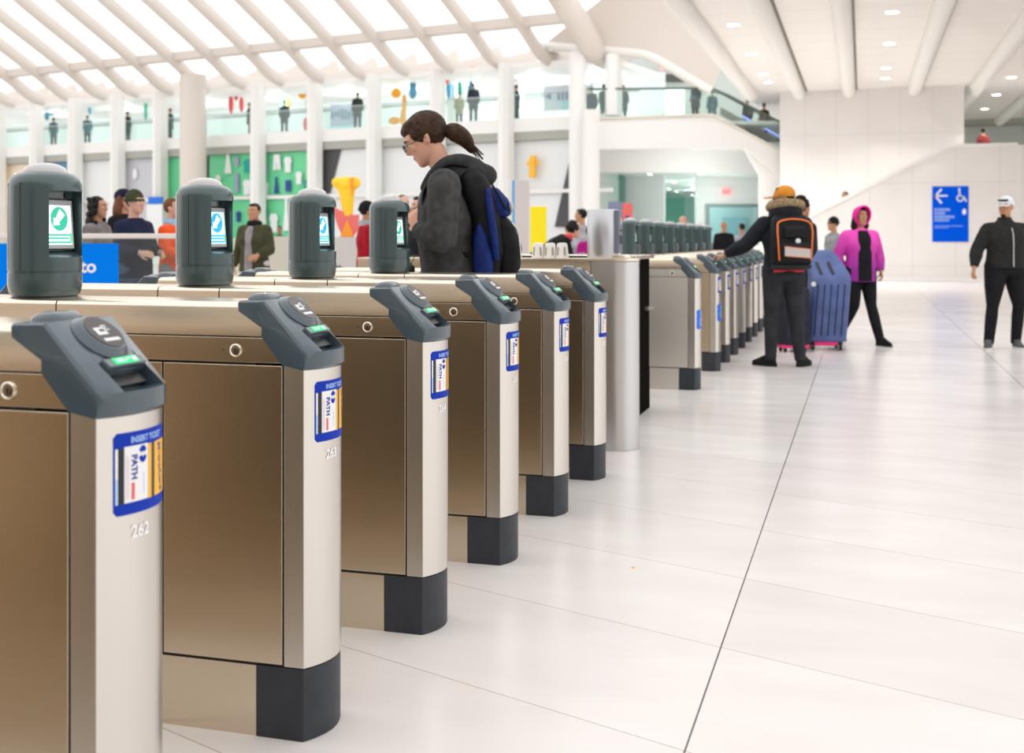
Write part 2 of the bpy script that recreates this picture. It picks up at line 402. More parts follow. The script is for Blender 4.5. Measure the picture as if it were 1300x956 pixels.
def build_pod(root, blue=False):
    """display pod standing on the gate top"""
    r0 = 0.0965
    NS = 64
    def rr(th, z):
        r = r0
        if z < 0.03: r = r0*(0.93+0.07*min(1, max(0, (z-0.004)/0.02)))
        return r
    def scoop(z):          # depth of the flat recess on the +x side
        if z < 0.108 or z > 0.292: return 0
        if z < 0.125: return (z-0.108)/0.017
        return 1
    b = MB()
    zs = [0.004, 0.014, 0.030, 0.0655, 0.0656, 0.068, 0.0705, 0.0706, 0.108, 0.114, 0.120, 0.125, 0.20, 0.287, 0.2875, 0.300, 0.312, 0.322, 0.330, 0.336, 0.340]
    rad = {0.004: 0.92, 0.014: 0.965, 0.030: 1.0, 0.0656: 0.975, 0.068: 0.975, 0.0705: 0.975, 0.300: 1.0, 0.312: 0.985, 0.322: 0.94, 0.330: 0.86, 0.336: 0.76, 0.340: 0.60}
    A = math.radians(46)
    ths = []
    k = 0
    for i in range(NS): ths.append(-PI+2*PI*i/NS)
    ths += [-A, A, -A-0.003, A+0.003]; ths = sorted(ths)
    rings = []
    for z in zs:
        ring = []
        for th in ths:
            r = r0*rad.get(z, 1.0)
            x = r*math.cos(th); y = r*math.sin(th)
            d = scoop(z) if 0.108 < z < 0.2872 else 0
            if abs(th) <= A+1e-6 and d:
                x = x+(0.036-x)*d
            ring.append((x, y, z))
        rings.append(ring)
    b.loft(rings)
    pod = b.build('display_pod', M['pod'], root, ang=30)
    pod.location = (0.0, 0, 1.084)
    b = MB(); b.lathe([(0.03, -0.002), (0.084, -0.002), (0.084, 0.006), (0.03, 0.006)], (0, 0, 0), 40)
    b.build('base_ring', M['black'], pod)
    for s_ in (-1, 1):
        for th in (s_*math.radians(92), s_*math.radians(128)):
            b = MB()
            c_, d_ = math.cos(th)*(r0-0.0004), math.sin(th)*(r0-0.0004)
            b.obox((c_, d_, 0.19), (0.0018, 0.0016, 0.236), Matrix.Rotation(th, 3, 'Z')); b.build('seam', M['gap'], pod, smooth=False)
    b = MB(); b.lathe([(0.062, 0.334), (0.060, 0.342), (0.052, 0.353), (0.038, 0.361), (0.02, 0.366), (0.004, 0.367)], (0, 0, 0), 36)
    dome = b.build('lamp_dome', M['dome'], pod, ang=60)
    b = MB()
    for a in range(6):
        b.ell((0.03*math.cos(a*PI/3), 0.03*math.sin(a*PI/3), 0.3585), (0.003, 0.003, 0.003), 8, rings=5)
    b.build('lamp_bulb', M['white'], dome)
    # screen, leaning back slightly
    tilt = Matrix.Rotation(math.radians(-4), 3, 'Y')
    O = Vector((0.044, 0, 0.203))
    def P(y, z, d=0.0): return O + tilt @ Vector((d, y, z))
    def plate(b, y0, y1, z0, z1, d0, d1, m=0):
        q = [(y0, z0), (y1, z0), (y1, z1), (y0, z1)]
        b.add([P(y, z, d0) for y, z in q]+[P(y, z, d1) for y, z in q], [(0,3,2,1),(4,5,6,7),(0,1,5,4),(1,2,6,5),(2,3,7,6),(3,0,4,7)], m)
    b = MB(); plate(b, -0.066, 0.066, -0.076, 0.066, -0.006, 0.0, 0)
    plate(b, -0.060, 0.056, -0.072, 0.060, 0.0, 0.003, 1)
    fr = b.build('screen_frame', [M['black'], M['bezel']], pod, smooth=False)
    b = MB(); plate(b, -0.055, 0.048, -0.062, 0.046, 0.003, 0.0036, 0)
    g = 1
    N = 28; cy, cz = -0.002, 0.009
    ring = [P(cy+0.036*math.cos(2*PI*k/N), cz+0.033*math.sin(2*PI*k/N), 0.0038) for k in range(N)]
    ring2 = [P(cy+0.036*math.cos(2*PI*k/N), cz+0.033*math.sin(2*PI*k/N), 0.0034) for k in range(N)]
    b.loft([ring2, ring], True, 1)
    # arrow pointing down and to the left
    arrow = [(-0.024, -0.016), (-0.012, 0.006+0.004), (-0.008, 0.004), (0.004, 0.026), (0.022, 0.010), (0.000, -0.004), (0.004, -0.010), (-0.010, -0.0155)]
    arrow = [(-0.026, -0.018), (-0.0235, 0.004), (-0.016, 0.000), (0.003, 0.027), (0.024, 0.011), (-0.003, -0.010), (0.002, -0.0165)]
    arrow = [(cy+y, cz+z) for y, z in arrow]
    n_ = len(arrow); b.add([P(y, z, 0.0042) for y, z in arrow], [tuple(range(n_))], 2)
    for z0, y0_, y1_ in ((-0.034, -0.050, 0.040), (-0.043, -0.050, 0.036), (-0.054, -0.050, 0.042)):
        plate(b, y0_, y1_, z0-0.0035, z0+0.0015, 0.003, 0.0039, 1)
    plate(b, 0.040, 0.0465, -0.056, -0.030, 0.003, 0.0040, 3)
    b.build('screen', [M['screen_b' if blue else 'screen_w'], M['s_blue' if blue else 's_green'], M['arrow'], M['green']], fr, smooth=False)
    b = MB(); R = Matrix.Rotation(PI/2, 3, 'Y')
    b.lathe([(0.002, 0.0), (0.0075, 0.0), (0.0075, 0.004), (0.002, 0.004)], (0.0355, 0.040, 0.278), 16, 0, R)
    b.build('camera_eye', M['black'], pod)
    return pod

def make_gate(blue=False, pod=True, decal=True):
    root = empty('fare_gate')
    b = MB(); b.box(-0.79, 0.79, -HW+0.006, HW-0.006, 0.03, 0.925); b.box(-0.70, 0.70, -HW+0.006, HW-0.006, 0.925, 1.05)
    b.build('inner_frame', M['gap'], root, smooth=False)
    b = MB(); b.box(-0.702, 0.702, -HW+0.004, HW-0.004, 0.0, 0.176)
    b.build('plinth_panel', M['steel'], root, smooth=False)
    for sy in (-1, 1):
        y0, y1 = (-HW, -HW+0.006) if sy < 0 else (HW-0.006, HW)
        MB().box(-0.38, 0.38, y0, y1, 0.184, 0.926).build('centre_panel', M['steel'], root, bevel=0.0015)
        MB().box(-0.058, 0.058, y0, y1, 0.932, 0.9945).build('lock_panel', M['steel'], root, bevel=0.0015)
    prof = []
    for yy, zz in [(-HW, 0.998), (-HW, 1.068), (-HW+0.0025, 1.0755), (-HW+0.009, 1.0805), (-HW+0.03, 1.083), (0, 1.0845)]:
        prof.append((yy, zz))
    prof = prof + [(-y, z) for y, z in reversed(prof[:-1])]
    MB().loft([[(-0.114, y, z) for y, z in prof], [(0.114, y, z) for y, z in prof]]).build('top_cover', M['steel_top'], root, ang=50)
    build_gate_half(root, 1); build_gate_half(root, -1)
    if decal: build_decal(root, 1)
    if pod: build_pod(root, blue)
    return root
def number(root, s):
    b = SIDE+0.0006
    T = nose_wrap(0.0014)
    text_mesh(s, 0.034, 'gate_number', 0.0006, lambda p: T(Vector((-0.044+p.x*0.92, 0.691+p.y*0.95, 0))), M['num'], root)

Y0 = 1.822+HW; DY = 0.823
gateA = make_gate(); gateB = make_gate(blue=True)
lab = ['stainless steel fare gate numbered 262, nearest the camera at the left edge',
       'stainless steel fare gate numbered 263, under the display pod with a green arrow',
       'stainless steel fare gate numbered 264, third from the camera',
       'stainless steel fare gate numbered 265, fourth from the camera',
       'stainless steel fare gate numbered 266, just in front of the man in the grey hoodie',
       'stainless steel fare gate numbered 267, next to the round-ended silver cabinet']
firstbank = []
G261 = copy_tree(gateA); G261.location = (XC, Y0-DY, 0)
usedA = usedB = False
for i in range(6):
    if i in (2, 3):
        g = copy_tree(gateB) if usedB else gateB; usedB = True
    else:
        g = copy_tree(gateA) if usedA else gateA; usedA = True
    g.location = (XC, Y0+DY*i, 0)
    tag(g, lab[i], 'fare gate', 'fare gates of the near bank'); firstbank.append(g)
g = G261
tag(g, 'unnumbered fare gate outside the left edge, mirrored in the side of gate 262', 'fare gate', 'fare gates of the near bank')
# second bank: first one is wide lane gate with wheelchair sign
ordn = ['', 'second', 'third', 'fourth', 'fifth', 'sixth', 'seventh', 'eighth', 'ninth']
def wheelchair_sign(root, z, y0, y1, n=''):
    b = MB(); h = 0.16
    wrap_rect(b, y0, y1, z, z+h, 0.0, 0.0014, mir(1), 0, 10, 0.008)
    o = b.build('wheelchair_sign', M['bluewc'], root, smooth=False)
    b = MB(); T = nose_wrap(0.003); cy = (y0+y1)/2
    def q(pts):
        b.add([T(Vector((cy+u, z+v, 0))) for u, v in pts], [tuple(range(len(pts)))], 0)
    N = 14
    for i in range(N):
        a0 = PI*0.55+1.45*PI*i/N; a1 = PI*0.55+1.45*PI*(i+1)/N
        q([(0.030*math.cos(a0), 0.058+0.030*math.sin(a0)), (0.030*math.cos(a1), 0.058+0.030*math.sin(a1)), (0.021*math.cos(a1), 0.058+0.021*math.sin(a1)), (0.021*math.cos(a0), 0.058+0.021*math.sin(a0))])
    q([(-0.012, 0.125), (0.0, 0.125), (0.004, 0.072), (-0.008, 0.072)]); q([(-0.008, 0.080), (0.026, 0.080), (0.026, 0.072), (-0.008, 0.072)])
    q([(0.020, 0.080), (0.028, 0.080), (0.042, 0.040), (0.034, 0.036)])
    q([(-0.006+0.011*math.cos(2*PI*k/12), 0.138+0.011*math.sin(2*PI*k/12)) for k in range(12)])
    b.build('wheelchair_symbol', M['white'], o, smooth=False)
for k in range(9):
    yy = 9.84 if k == 0 else 11.28+DY*(k-1)
    if k == 0:
        g = copy_tree(gateA)
        for ch in list(g.children):
            if ch.name.startswith(('display_pod', 'ticket_decal', 'gate_number')):
                for o in list(ch.children_recursive)+[ch]: bpy.data.objects.remove(o)
        wheelchair_sign(g, 0.50, -0.088, 0.062)
        M['steel_rough'] = steel_mat('brushed_steel_silvery', (0.80, 0.755, 0.69), 0.42)
        for ch in g.children:
            if ch.name.startswith(('door', 'side_post', 'lock_panel', 'plinth_panel')) and ch.type == 'MESH':
                ch.data = ch.data.copy(); ch.data.materials[0] = M['steel_rough']
        l = 'first stainless steel fare gate of the far bank, blue wheelchair sign at mid height'
    else:
        g = copy_tree(gateA)
        for ch in list(g.children):
            if ch.name.startswith('gate_number'): bpy.data.objects.remove(ch)
        if k == 1: wheelchair_sign(g, 0.47, -0.088, 0.062)
        l = '%s stainless steel fare gate of the far bank beyond the black cabinet' % ordn[k]
        if k == 1: l = 'second stainless steel fare gate of the far bank, ticket decal above a wheelchair sign'
        if k == 8: l = 'last stainless steel fare gate of the far bank, beyond the parka man\'s arm'
    g.location = (XC, yy, 0); tag(g, l, 'fare gate', 'fare gates of the far bank')

for i, g in enumerate(firstbank): number(g, str(262+i))
# ---------------------------------------------------------------- round-ended cabinet, silver tower, black cabinet
M['silver'] = steel_mat('silver_satin', (0.60, 0.60, 0.61), 0.32, dirx=False, var=0.05)
def stad(r, xl, xr, y, n=20):       # plan with round right end
    pts = [(xl, y-r)] + [(xr-r+r*math.cos(a), y+r*math.sin(a)) for a in [(-PI/2+PI*i/n) for i in range(n+1)]] + [(xl, y+r)]
    return pts
BC = (-1.30, 6.93)
c = empty('service_cabinet', (-1.27, 6.93, 0))
tag(c, 'silver cabinet with a tall rounded end beside gate 267', 'cabinet')
o_ = -1.30
MB().prism(stad(0.135, -0.26, 0.0, 0), 0.0, 1.110, 'z').build('rounded_end', M['silver'], c, ang=30, bevel=0.002)
MB().prism(stad(0.138, -1.75, 0.004, 0), 1.112, 1.128, 'z').build('worktop', M['steel_top'], c, ang=30, bevel=0.002)
MB().box(-1.75, -0.265, -0.135, 0.135, 0.0, 1.110).build('side_panel', M['steel'], c, bevel=0.002)
MB().box(-1.55, -0.30, 0.105, 0.13, 1.128, 1.140).build('edge_strip', M['black'], c, bevel=0.002)
t = empty('control_tower', (-1.485, 6.91, 1.1285))
tag(t, 'silver cylindrical control tower with a dark keypad panel on the round-ended cabinet', 'control tower')
b = MB(); b.lathe([(0.06, 0), (0.091, 0.0), (0.093, 0.003), (0.093, 0.286), (0.090, 0.290), (0.05, 0.290)], (0, 0, 0), 40)
b.build('tower_body', M['tray'], t, ang=40)
M['panelgrey'] = mat('panel_blue_grey', (0.16, 0.18, 0.24), 0.4)
b = MB(); b.box(0.060, 0.108, -0.050, 0.060, 0.03, 0.285); pn = b.build('keypad_panel', M['panelgrey'], t, bevel=0.004)
b = MB(); b.box(0.108, 0.111, -0.035, 0.045, 0.085, 0.135, 0); b.box(0.108, 0.1105, -0.030, 0.040, 0.16, 0.17, 0); b.box(0.108, 0.1105, 0.0, 0.012, 0.20, 0.24, 1)
b.build('keypad', [M['black'], M['icon']], pn, smooth=False)
b = MB(); b.prism(stad(0.06, 0.05, 0.17, 0.0), 0.001, 0.022, 'z'); b.build('tray', M['lockring'], t, bevel=0.004)
# black cabinet
c = empty('black_cabinet', (-1.51, 8.62, 0)); tag(c, 'black equipment cabinet with pale top between the silver cabinet and far gates', 'cabinet')
M['blackpaint'] = mat('black_paint', (0.010, 0.009, 0.008), 0.95, spec=0.0)
MB().box(-1.5, 0.0, -0.62, 0.04, 0.02, 1.10).build('cabinet_body', M['blackpaint'], c, bevel=0.004)
MB().box(-1.5, 0.03, -0.66, 0.08, 1.102, 1.128).build('cabinet_top', M['steel_top'], c, bevel=0.004)
MB().box(-1.48, 0.004, -0.60, 0.03, 0.0, 0.30).build('cabinet_plinth', M['blackpaint'], c)
b = MB(); b.tube([(0.0, -0.14, 0.74), (0.03, -0.14, 0.74)], 0.018, 16); b.tube([(0.03, -0.14, 0.74), (0.035, -0.02, 0.74)], 0.009, 10); b.build('handle', M['lockring'], c)
b = MB(); b.box(0.0, 0.004, -0.60, -0.53, 0.42, 0.52); b.build('yellow_tag', M['cardyel'], c)
# paper cups standing on the silver cabinet
M['paper'] = mat('white_paper', (0.82, 0.80, 0.78), 0.6); M['brownprint'] = mat('brown_print', (0.35, 0.28, 0.20), 0.6)
for k, (px, lb) in enumerate([(691, 'left white paper cup of three on the silver cabinet'), (707, 'middle white paper cup of three on the silver cabinet'), (723, 'right white paper cup of three on the silver cabinet')]):
    p = at(px, 300, 7.36)
    r = empty('paper_cup', (p.x, 6.97, 1.1285)); tag(r, lb, 'cup', 'paper cups on the silver cabinet')
    b = MB(); b.lathe([(0.02, 0), (0.040, 0.0), (0.040, 0.004), (0.032, 0.078), (0.028, 0.088), (0.015, 0.091)], (0, 0, 0), 24); b.build('cup', M['paper'], r, ang=40)
    b = MB()
    for a in (-2.1, -0.9):
        R = Matrix.Rotation(a, 3, 'Z'); b.obox(R @ Vector((0.0375, 0, 0.040)), (0.003, 0.010, 0.05), R @ Matrix.Rotation(math.radians(-6), 3, 'Y'))
    b.build('print_band', M['brownprint'], r, smooth=False)
# ================================================================ the place
M['wallw'] = mat('white_marble', (0.86, 0.84, 0.83), 0.35, noise=0.05, nscale=1.2)
M['plaster'] = mat('white_plaster', (0.90, 0.895, 0.88), 0.6)
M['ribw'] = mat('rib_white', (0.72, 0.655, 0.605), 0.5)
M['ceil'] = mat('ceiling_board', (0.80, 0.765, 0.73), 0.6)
M['beam'] = mat('beam_white', (0.88, 0.87, 0.84), 0.75, spec=0.2)
M['lamp'] = mat('lamp_glow', (1, 1, 1), 0.5, emit=(1.0, 0.98, 0.95), es=7)
M['rim'] = mat('lamp_rim', (0.8, 0.79, 0.77), 0.4)
M['joint'] = mat('joint_grey', (0.62, 0.58, 0.54), 0.7)
M['grey_trim'] = mat('header_grey', (0.42, 0.42, 0.38), 0.5)
def glass_mat(name, col, fac, rough=0.03):
    m = bpy.data.materials.new(name); n, l = nt(m); n.remove(n['Principled BSDF'])
    t = n.new('ShaderNodeBsdfTransparent'); t.inputs['Color'].default_value = (*col, 1)
    g = n.new('ShaderNodeBsdfGlossy'); g.inputs['Roughness'].default_value = rough; g.inputs['Color'].default_value = (0.9, 0.97, 0.95, 1)
    mx = n.new('ShaderNodeMixShader'); mx.inputs['Fac'].default_value = fac
    l.new(t.outputs[0], mx.inputs[1]); l.new(g.outputs[0], mx.inputs[2]); l.new(mx.outputs[0], n['Material Output'].inputs['Surface'])
    return m
M['glass'] = glass_mat('clear_glass', (0.90, 0.955, 0.94), 0.07)
M['tealglass'] = glass_mat('teal_glass', (0.72, 0.88, 0.83), 0.12)

# floor: long joints along Y, skewed cross joints
m = bpy.data.materials.new('floor_stone'); n, l = nt(m); b_ = n['Principled BSDF']; M['floor'] = m
tc = n.new('ShaderNodeTexCoord'); sp = n.new('ShaderNodeSeparateXYZ'); l.new(tc.outputs['Object'], sp.inputs[0])
def mnode(op, a, b=None):
    q = n.new('ShaderNodeMath'); q.operation = op
    for i, v in enumerate((a, b)):
        if v is None: continue
        if isinstance(v, (int, float)): q.inputs[i].default_value = v
        else: l.new(v, q.inputs[i])
    return q.outputs[0]
SK = math.tan(math.radians(21.8))
ua = mnode('DIVIDE', mnode('ADD', sp.outputs['X'], 0.413+1.709*40), 1.709)
vb = mnode('DIVIDE', mnode('ADD', mnode('ADD', sp.outputs['Y'], mnode('MULTIPLY', sp.outputs['X'], SK)), -2.70+0.7585*60), 0.7585)
def line(v, w):
    fr = mnode('FRACT', v); d = mnode('MINIMUM', fr, mnode('SUBTRACT', 1.0, fr)); return mnode('LESS_THAN', d, w)
la = line(ua, 0.0016); lb = line(vb, 0.0024)
wn = n.new('ShaderNodeTexWhiteNoise'); wn.noise_dimensions = '2D'
cv = n.new('ShaderNodeCombineXYZ'); l.new(mnode('FLOOR', ua), cv.inputs[0]); l.new(mnode('FLOOR', vb), cv.inputs[1]); l.new(cv.outputs[0], wn.inputs['Vector'])
ns = n.new('ShaderNodeTexNoise'); ns.inputs['Scale'].default_value = 1.6; ns.inputs['Detail'].default_value = 6
mp = n.new('ShaderNodeMapping'); mp.inputs['Scale'].default_value = (1, 2.5, 1); mp.inputs['Rotation'].default_value = (0, 0, math.radians(21.8)); l.new(tc.outputs['Object'], mp.inputs[0]); l.new(mp.outputs[0], ns.inputs['Vector'])
tone = mnode('ADD', mnode('MULTIPLY', wn.outputs['Value'], 0.35), mnode('MULTIPLY', ns.outputs['Fac'], 0.8))
mx = n.new('ShaderNodeMix'); mx.data_type = 'RGBA'; mx.inputs['A'].default_value = (0.68, 0.625, 0.605, 1); mx.inputs['B'].default_value = (0.82, 0.785, 0.765, 1)
l.new(tone, mx.inputs['Factor'])
m2 = n.new('ShaderNodeMix'); m2.data_type = 'RGBA'; m2.inputs['B'].default_value = (0.30, 0.22, 0.19, 1)
l.new(mx.outputs['Result'], m2.inputs['A']); l.new(mnode('MULTIPLY', lb, 0.75), m2.inputs['Factor'])
m3 = n.new('ShaderNodeMix'); m3.data_type = 'RGBA'; m3.inputs['B'].default_value = (0.05, 0.035, 0.03, 1)
l.new(m2.outputs['Result'], m3.inputs['A']); l.new(mnode('MULTIPLY', la, 0.9), m3.inputs['Factor']); l.new(m3.outputs['Result'], b_.inputs['Base Color'])
b_.inputs['Roughness'].default_value = 0.20
rr_ = n.new('ShaderNodeMapRange'); rr_.inputs['To Min'].default_value = 0.18; rr_.inputs['To Max'].default_value = 0.30; l.new(ns.outputs['Fac'], rr_.inputs['Value']); l.new(rr_.outputs[0], b_.inputs['Roughness'])
MB().box(-75, 30, -12, 95, -0.12, 0).build('floor', M['floor'], smooth=False)
struct(bpy.data.objects['floor'])
b = MB(); p = at(804, 721, F*EYE/(721-304)); b.lathe([(0.001, 0), (0.007, 0), (0.006, 0.003), (0.001, 0.004)], (0, 0, 0), 10)
tag(b.build('crumb', M['cardyel'], loc=(p.x, p.y, 0)), 'tiny yellow crumb lying on the pale floor', 'crumb')

# ---- storefront side, its own frame: t to the right along the wall, u towards the viewer
E1 = Vector((0.8771, -0.4803)); N1 = Vector((-0.4803, -0.8771)); B0 = Vector((-7.3, 55.0))
def SF(p):
    q = B0 + E1*p.x + N1*p.y
    return W(q.x, q.y, p.z)
def tpx(px, u=0.0):
    k = (px-650)/F; bx = B0.x+N1.x*u; bz = B0.y+N1.y*u
    return (k*bz-bx)/(E1.x-k*E1.y)
def zpx(px, py, u=0.0):
    t = tpx(px, u); zc = B0.y+N1.y*u+E1.y*t
    return EYE-(py-304)/F*zc
ROTW = math.atan2((SF(Vector((1, 0, 0)))-SF(Vector((0, 0, 0)))).y, (SF(Vector((1, 0, 0)))-SF(Vector((0, 0, 0)))).x)

TL, TR = tpx(-120), tpx(775)
ZS1, ZS0 = 6.45, 5.86
# slab between the storeys, header strip
struct(MB(SF).box(TL, TR, -6, 0, ZS0, ZS1).build('trim_1', M['plaster'], bevel=0.03))
struct(MB(SF).box(TL, TR, -0.5, -0.05, 5.50, ZS0).build('trim_2', M['grey_trim'], smooth=False))
struct(MB(SF).box(TL, TR, -6.2, -6.0, 0, 8.9).build('wall_left', mat('pale_interior', (0.80, 0.86, 0.86), 0.6), smooth=False))
struct(MB(SF).box(TL, TR, -6.0, 0.1, 8.55, 8.8).build('trim_3', M['plaster'], smooth=False))
# white columns
colpx = [-4, 44, 93, 147, 201, 325, 397, 472, 553, 640, 777]
for i, px in enumerate(colpx):
    t = tpx(px, 0.4)
    w = 0.29
    struct(MB(SF).prism([(t-w, 0.0), (t-w*0.9, 0.5), (t-w*0.3, 0.72), (t+w*0.3, 0.72), (t+w*0.9, 0.5), (t+w, 0.0)], 0 if px < 770 else 6.3, 8.8, 'z').build('trim_%d' % (10+i), M['plaster'], bevel=0.02))
t = tpx(736, 0.8); w = 0.36
struct(MB(SF).prism([(t+w*math.cos(a), 1.0+w*math.sin(a)) for a in [2*PI*k/16 for k in range(16)]], 0, 8.9, 'z').build('trim_30', M['plaster'], bevel=0.02))
# the big pier
t = tpx(249, 1.2); pr = 0.64
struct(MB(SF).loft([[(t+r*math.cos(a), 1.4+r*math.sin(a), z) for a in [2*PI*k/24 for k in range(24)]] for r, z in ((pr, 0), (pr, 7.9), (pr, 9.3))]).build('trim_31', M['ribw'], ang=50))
# intermediate thin mullions upstairs and transom downstairs
k = 0
for a_, b__ in [(655, 735), (480, 553), (560, 640)]:
    px = (a_+b__)/2 + (8 if a_ > 600 else 18)
    t = tpx(px)
    struct(MB(SF).box(t-0.22, t+0.22, -3.0, -2.6, ZS1, 8.6).build('trim_%d' % (40+k), M['plaster'], smooth=False)); k += 1
struct(MB(SF).box(TL, TR, -0.25, -0.10, 3.22, 3.38).build('trim_50', M['plaster'], smooth=False))
struct(MB(SF).box(TL, TR, -3.2, -3.0, 7.70, 7.80).build('trim_51', M['grey_trim'], smooth=False))

# bays downstairs: coloured shop hoardings
def panel(name, px0, px1, z0, z1, u, mm, label, cat, th=0.08, group=None):
    t0, t1 = tpx(px0, u), tpx(px1, u)
    o = MB(SF).box(t0, t1, u-th, u, z0, z1).build(name, mm, smooth=False)
    return tag(o, label, cat, group)
C_ = lambda nm, c, r=0.5: mat(nm, c, r)
M['green_h'] = C_('green_hoarding', (0.17, 0.70, 0.36)); M['yellow_h'] = C_('yellow_hoarding', (0.93, 0.62, 0.12)); M['peach'] = C_('peach_hoarding', (0.86, 0.74, 0.60))
M['blue_h'] = C_('dusty_blue', (0.12, 0.30, 0.48)); M['grey_h'] = C_('light_grey_hoarding', (0.60, 0.61, 0.66)); M['white_h'] = C_('white_hoarding', (0.84, 0.86, 0.87)); M['dark_h'] = C_('dark_grey_panel', (0.075, 0.07, 0.08))
HB = 0.0; HT = 5.48
panel('shop_hoarding', -60, 9, HB, HT, -0.3, M['yellow_h'], 'yellow shop hoarding at the far left edge behind the nearest pod', 'hoarding')
panel('shop_hoarding', 9, 46, HB, HT, -0.3, M['peach'], 'peach shop hoarding left of the blue one', 'hoarding')
o = panel('shop_hoarding', 48, 92, HB, HT, -0.3, M['blue_h'], 'dusty blue shop hoarding with white lower part', 'hoarding')
MB(SF).box(tpx(48, -.2), tpx(92, -.2), -0.29, -0.25, HB, 4.1).build('lower_panel', M['white_h'], o, smooth=False)
o = panel('shop_hoarding', 94, 147, HB, HT, -0.3, M['white_h'], 'plain white shop hoarding behind the queueing people', 'hoarding')
o = panel('shop_hoarding', 148, 201, HB, HT, -0.3, M['grey_h'], 'light grey shop hoarding with a white round lamp', 'hoarding')
p_ = Vector((tpx(171, -.2), -0.25, 0)); b = MB(SF); b.ell((p_.x, -0.2, zpx(171, 221, -.2)), (0.18, 0.05, 0.3), 14); b.build('round_lamp', M['white'], o)
o = panel('shop_hoarding', 203, 236, HB, HT, -0.3, M['green_h'], 'plain green shop hoarding left of the big pier', 'hoarding')
panel('blue_notice', 188, 206, zpx(197, 259, 0.9), zpx(197, 250, 0.9), 0.9, C_('notice_blue', (0.0, 0.16, 0.72)), 'small blue notice panel behind the man in the beanie', 'notice', 0.06)
panel('white_kiosk', 186, 206, 0, zpx(197, 259.5, 0.9), 0.9, M['white_h'], 'white kiosk standing under the small blue notice', 'kiosk', 0.5)
# green window display with pinned garments
def garment(b, px, py, w, h, kind, mm, u=-0.2):
    t = tpx(px, u); z = zpx(px, py, u)
    if kind == 'dress': poly = [(-w*.22, h/2), (w*.22, h/2), (w*.2, h*.15), (w*.5, -h/2), (-w*.5, -h/2), (-w*.2, h*.15)]
    elif kind == 'shirt': poly = [(-w*.3, h/2), (w*.3, h/2), (w*.5, h*.2), (w*.36, h*.1), (w*.36, -h/2), (-w*.36, -h/2), (-w*.36, h*.1), (-w*.5, h*.2)]
    elif kind == 'round': poly = [(w/2*math.cos(a), h/2*math.sin(a)) for a in [2*PI*k/14 for k in range(14)]]
    elif kind == 'trousers': poly = [(-w*.4, h/2), (w*.4, h/2), (w*.5, -h/2), (w*.08, -h/2), (0, h*.2), (-w*.08, -h/2), (-w*.5, -h/2)]
    else: poly = [(-w/2, h/2), (w/2, h/2), (w/2, -h/2), (-w/2, -h/2)]
    b.prism([(t+a, z+c_) for a, c_ in poly], u, u+0.05, 'y', mm)
gcols = [M['white_h'], C_('lilac_cloth', (0.36, 0.36, 0.55)), C_('teal_cloth', (0.0, 0.36, 0.30)), C_('navy_cloth', (0.02, 0.05, 0.30))]
def garments(o, items):
    for (px, py, w, h, kd, mm) in items:
        b = MB(SF); garment(b, px, py, w, h, kd, 0); b.build({'dress': 'paper_dress', 'shirt': 'paper_shirt', 'round': 'paper_disc', 'trousers': 'paper_trousers'}.get(kd, 'paper_block'), gcols[mm], o, smooth=False)
o = panel('shop_hoarding', 266, 322, HB, HT, -0.3, M['green_h'], 'green shop display right of the big pier, pinned with white and teal garments', 'display')
garments(o, [(290, 205, 0.45, 1.2, 'dress', 0), (301, 205, 0.25, 0.45, 'block', 1), (314, 211, 0.5, 0.65, 'shirt', 2), (277, 227, 0.36, 0.4, 'round', 0), (301, 232, 0.24, 0.95, 'block', 1), (314, 238, 0.55, 0.75, 'shirt', 0), (289, 245, 0.4, 0.3, 'round', 0), (303, 275, 0.3, 0.5, 'shirt', 3), (283, 290, 0.5, 0.5, 'shirt', 0)])
o = panel('shop_hoarding', 330, 396, HB, HT, -0.3, M['green_h'], 'green shop display with navy and white garments, left of the dark slanted panel', 'display')
garments(o, [(337, 215, 0.28, 0.5, 'block', 1), (352, 206, 0.46, 0.75, 'trousers', 0), (366, 209, 0.48, 0.75, 'shirt', 0), (351, 235, 0.26, 0.8, 'dress', 3), (366, 236, 0.3, 0.55, 'block', 3), (380, 226, 0.42, 0.6, 'shirt', 0), (337, 240, 0.45, 0.65, 'shirt', 0), (388, 236, 0.16, 0.6, 'block', 2), (348, 283, 0.55, 0.9, 'shirt', 0), (364, 272, 0.4, 1.6, 'dress', 0), (336, 272, 0.3, 0.5, 'shirt', 3)])
o = panel('shop_hoarding', 402, 470, HB, HT, -0.3, M['white_h'], 'white shop hoarding with a dark slanted panel and a blue edge', 'hoarding')
b = MB(SF); t0 = tpx(405, -.2); t1 = tpx(432, -.2); t2 = tpx(418, -.2); b.prism([(t0, zpx(405, 190, -.2)), (t1, zpx(432, 190, -.2)), (t2, zpx(418, 246, -.2)), (t0, zpx(405, 246, -.2))], -0.28, -0.22, 'y'); b.build('slanted_panel', M['dark_h'], o, smooth=False)
MB(SF).box(tpx(403, -.2), tpx(405, -.2), -0.28, -0.2, 3.4, HT).build('edge_strip', M['bluewc'], o, smooth=False)
panel('shop_hoarding', 476, 550, HB, HT, -0.3, M['white_h'], 'white shop hoarding behind the head of the man in the grey hoodie', 'hoarding')
panel('shop_hoarding', 556, 637, HB, HT, -0.3, M['white_h'], 'white shop hoarding behind the backpack of the man in the hoodie', 'hoarding')
o = panel('shop_hoarding', 643, 733, HB, HT, -0.3, M['white_h'], 'white shop hoarding with a dark triangle, right of the hooded man', 'hoarding')
b = MB(SF); b.prism([(tpx(724, -.2), zpx(724, 198, -.2)), (tpx(725, -.2), zpx(724, 288, -.2)), (tpx(704, -.2), zpx(704, 288, -.2))], -0.28, -0.2, 'y'); b.build('dark_triangle', M['dark_h'], o, smooth=False)
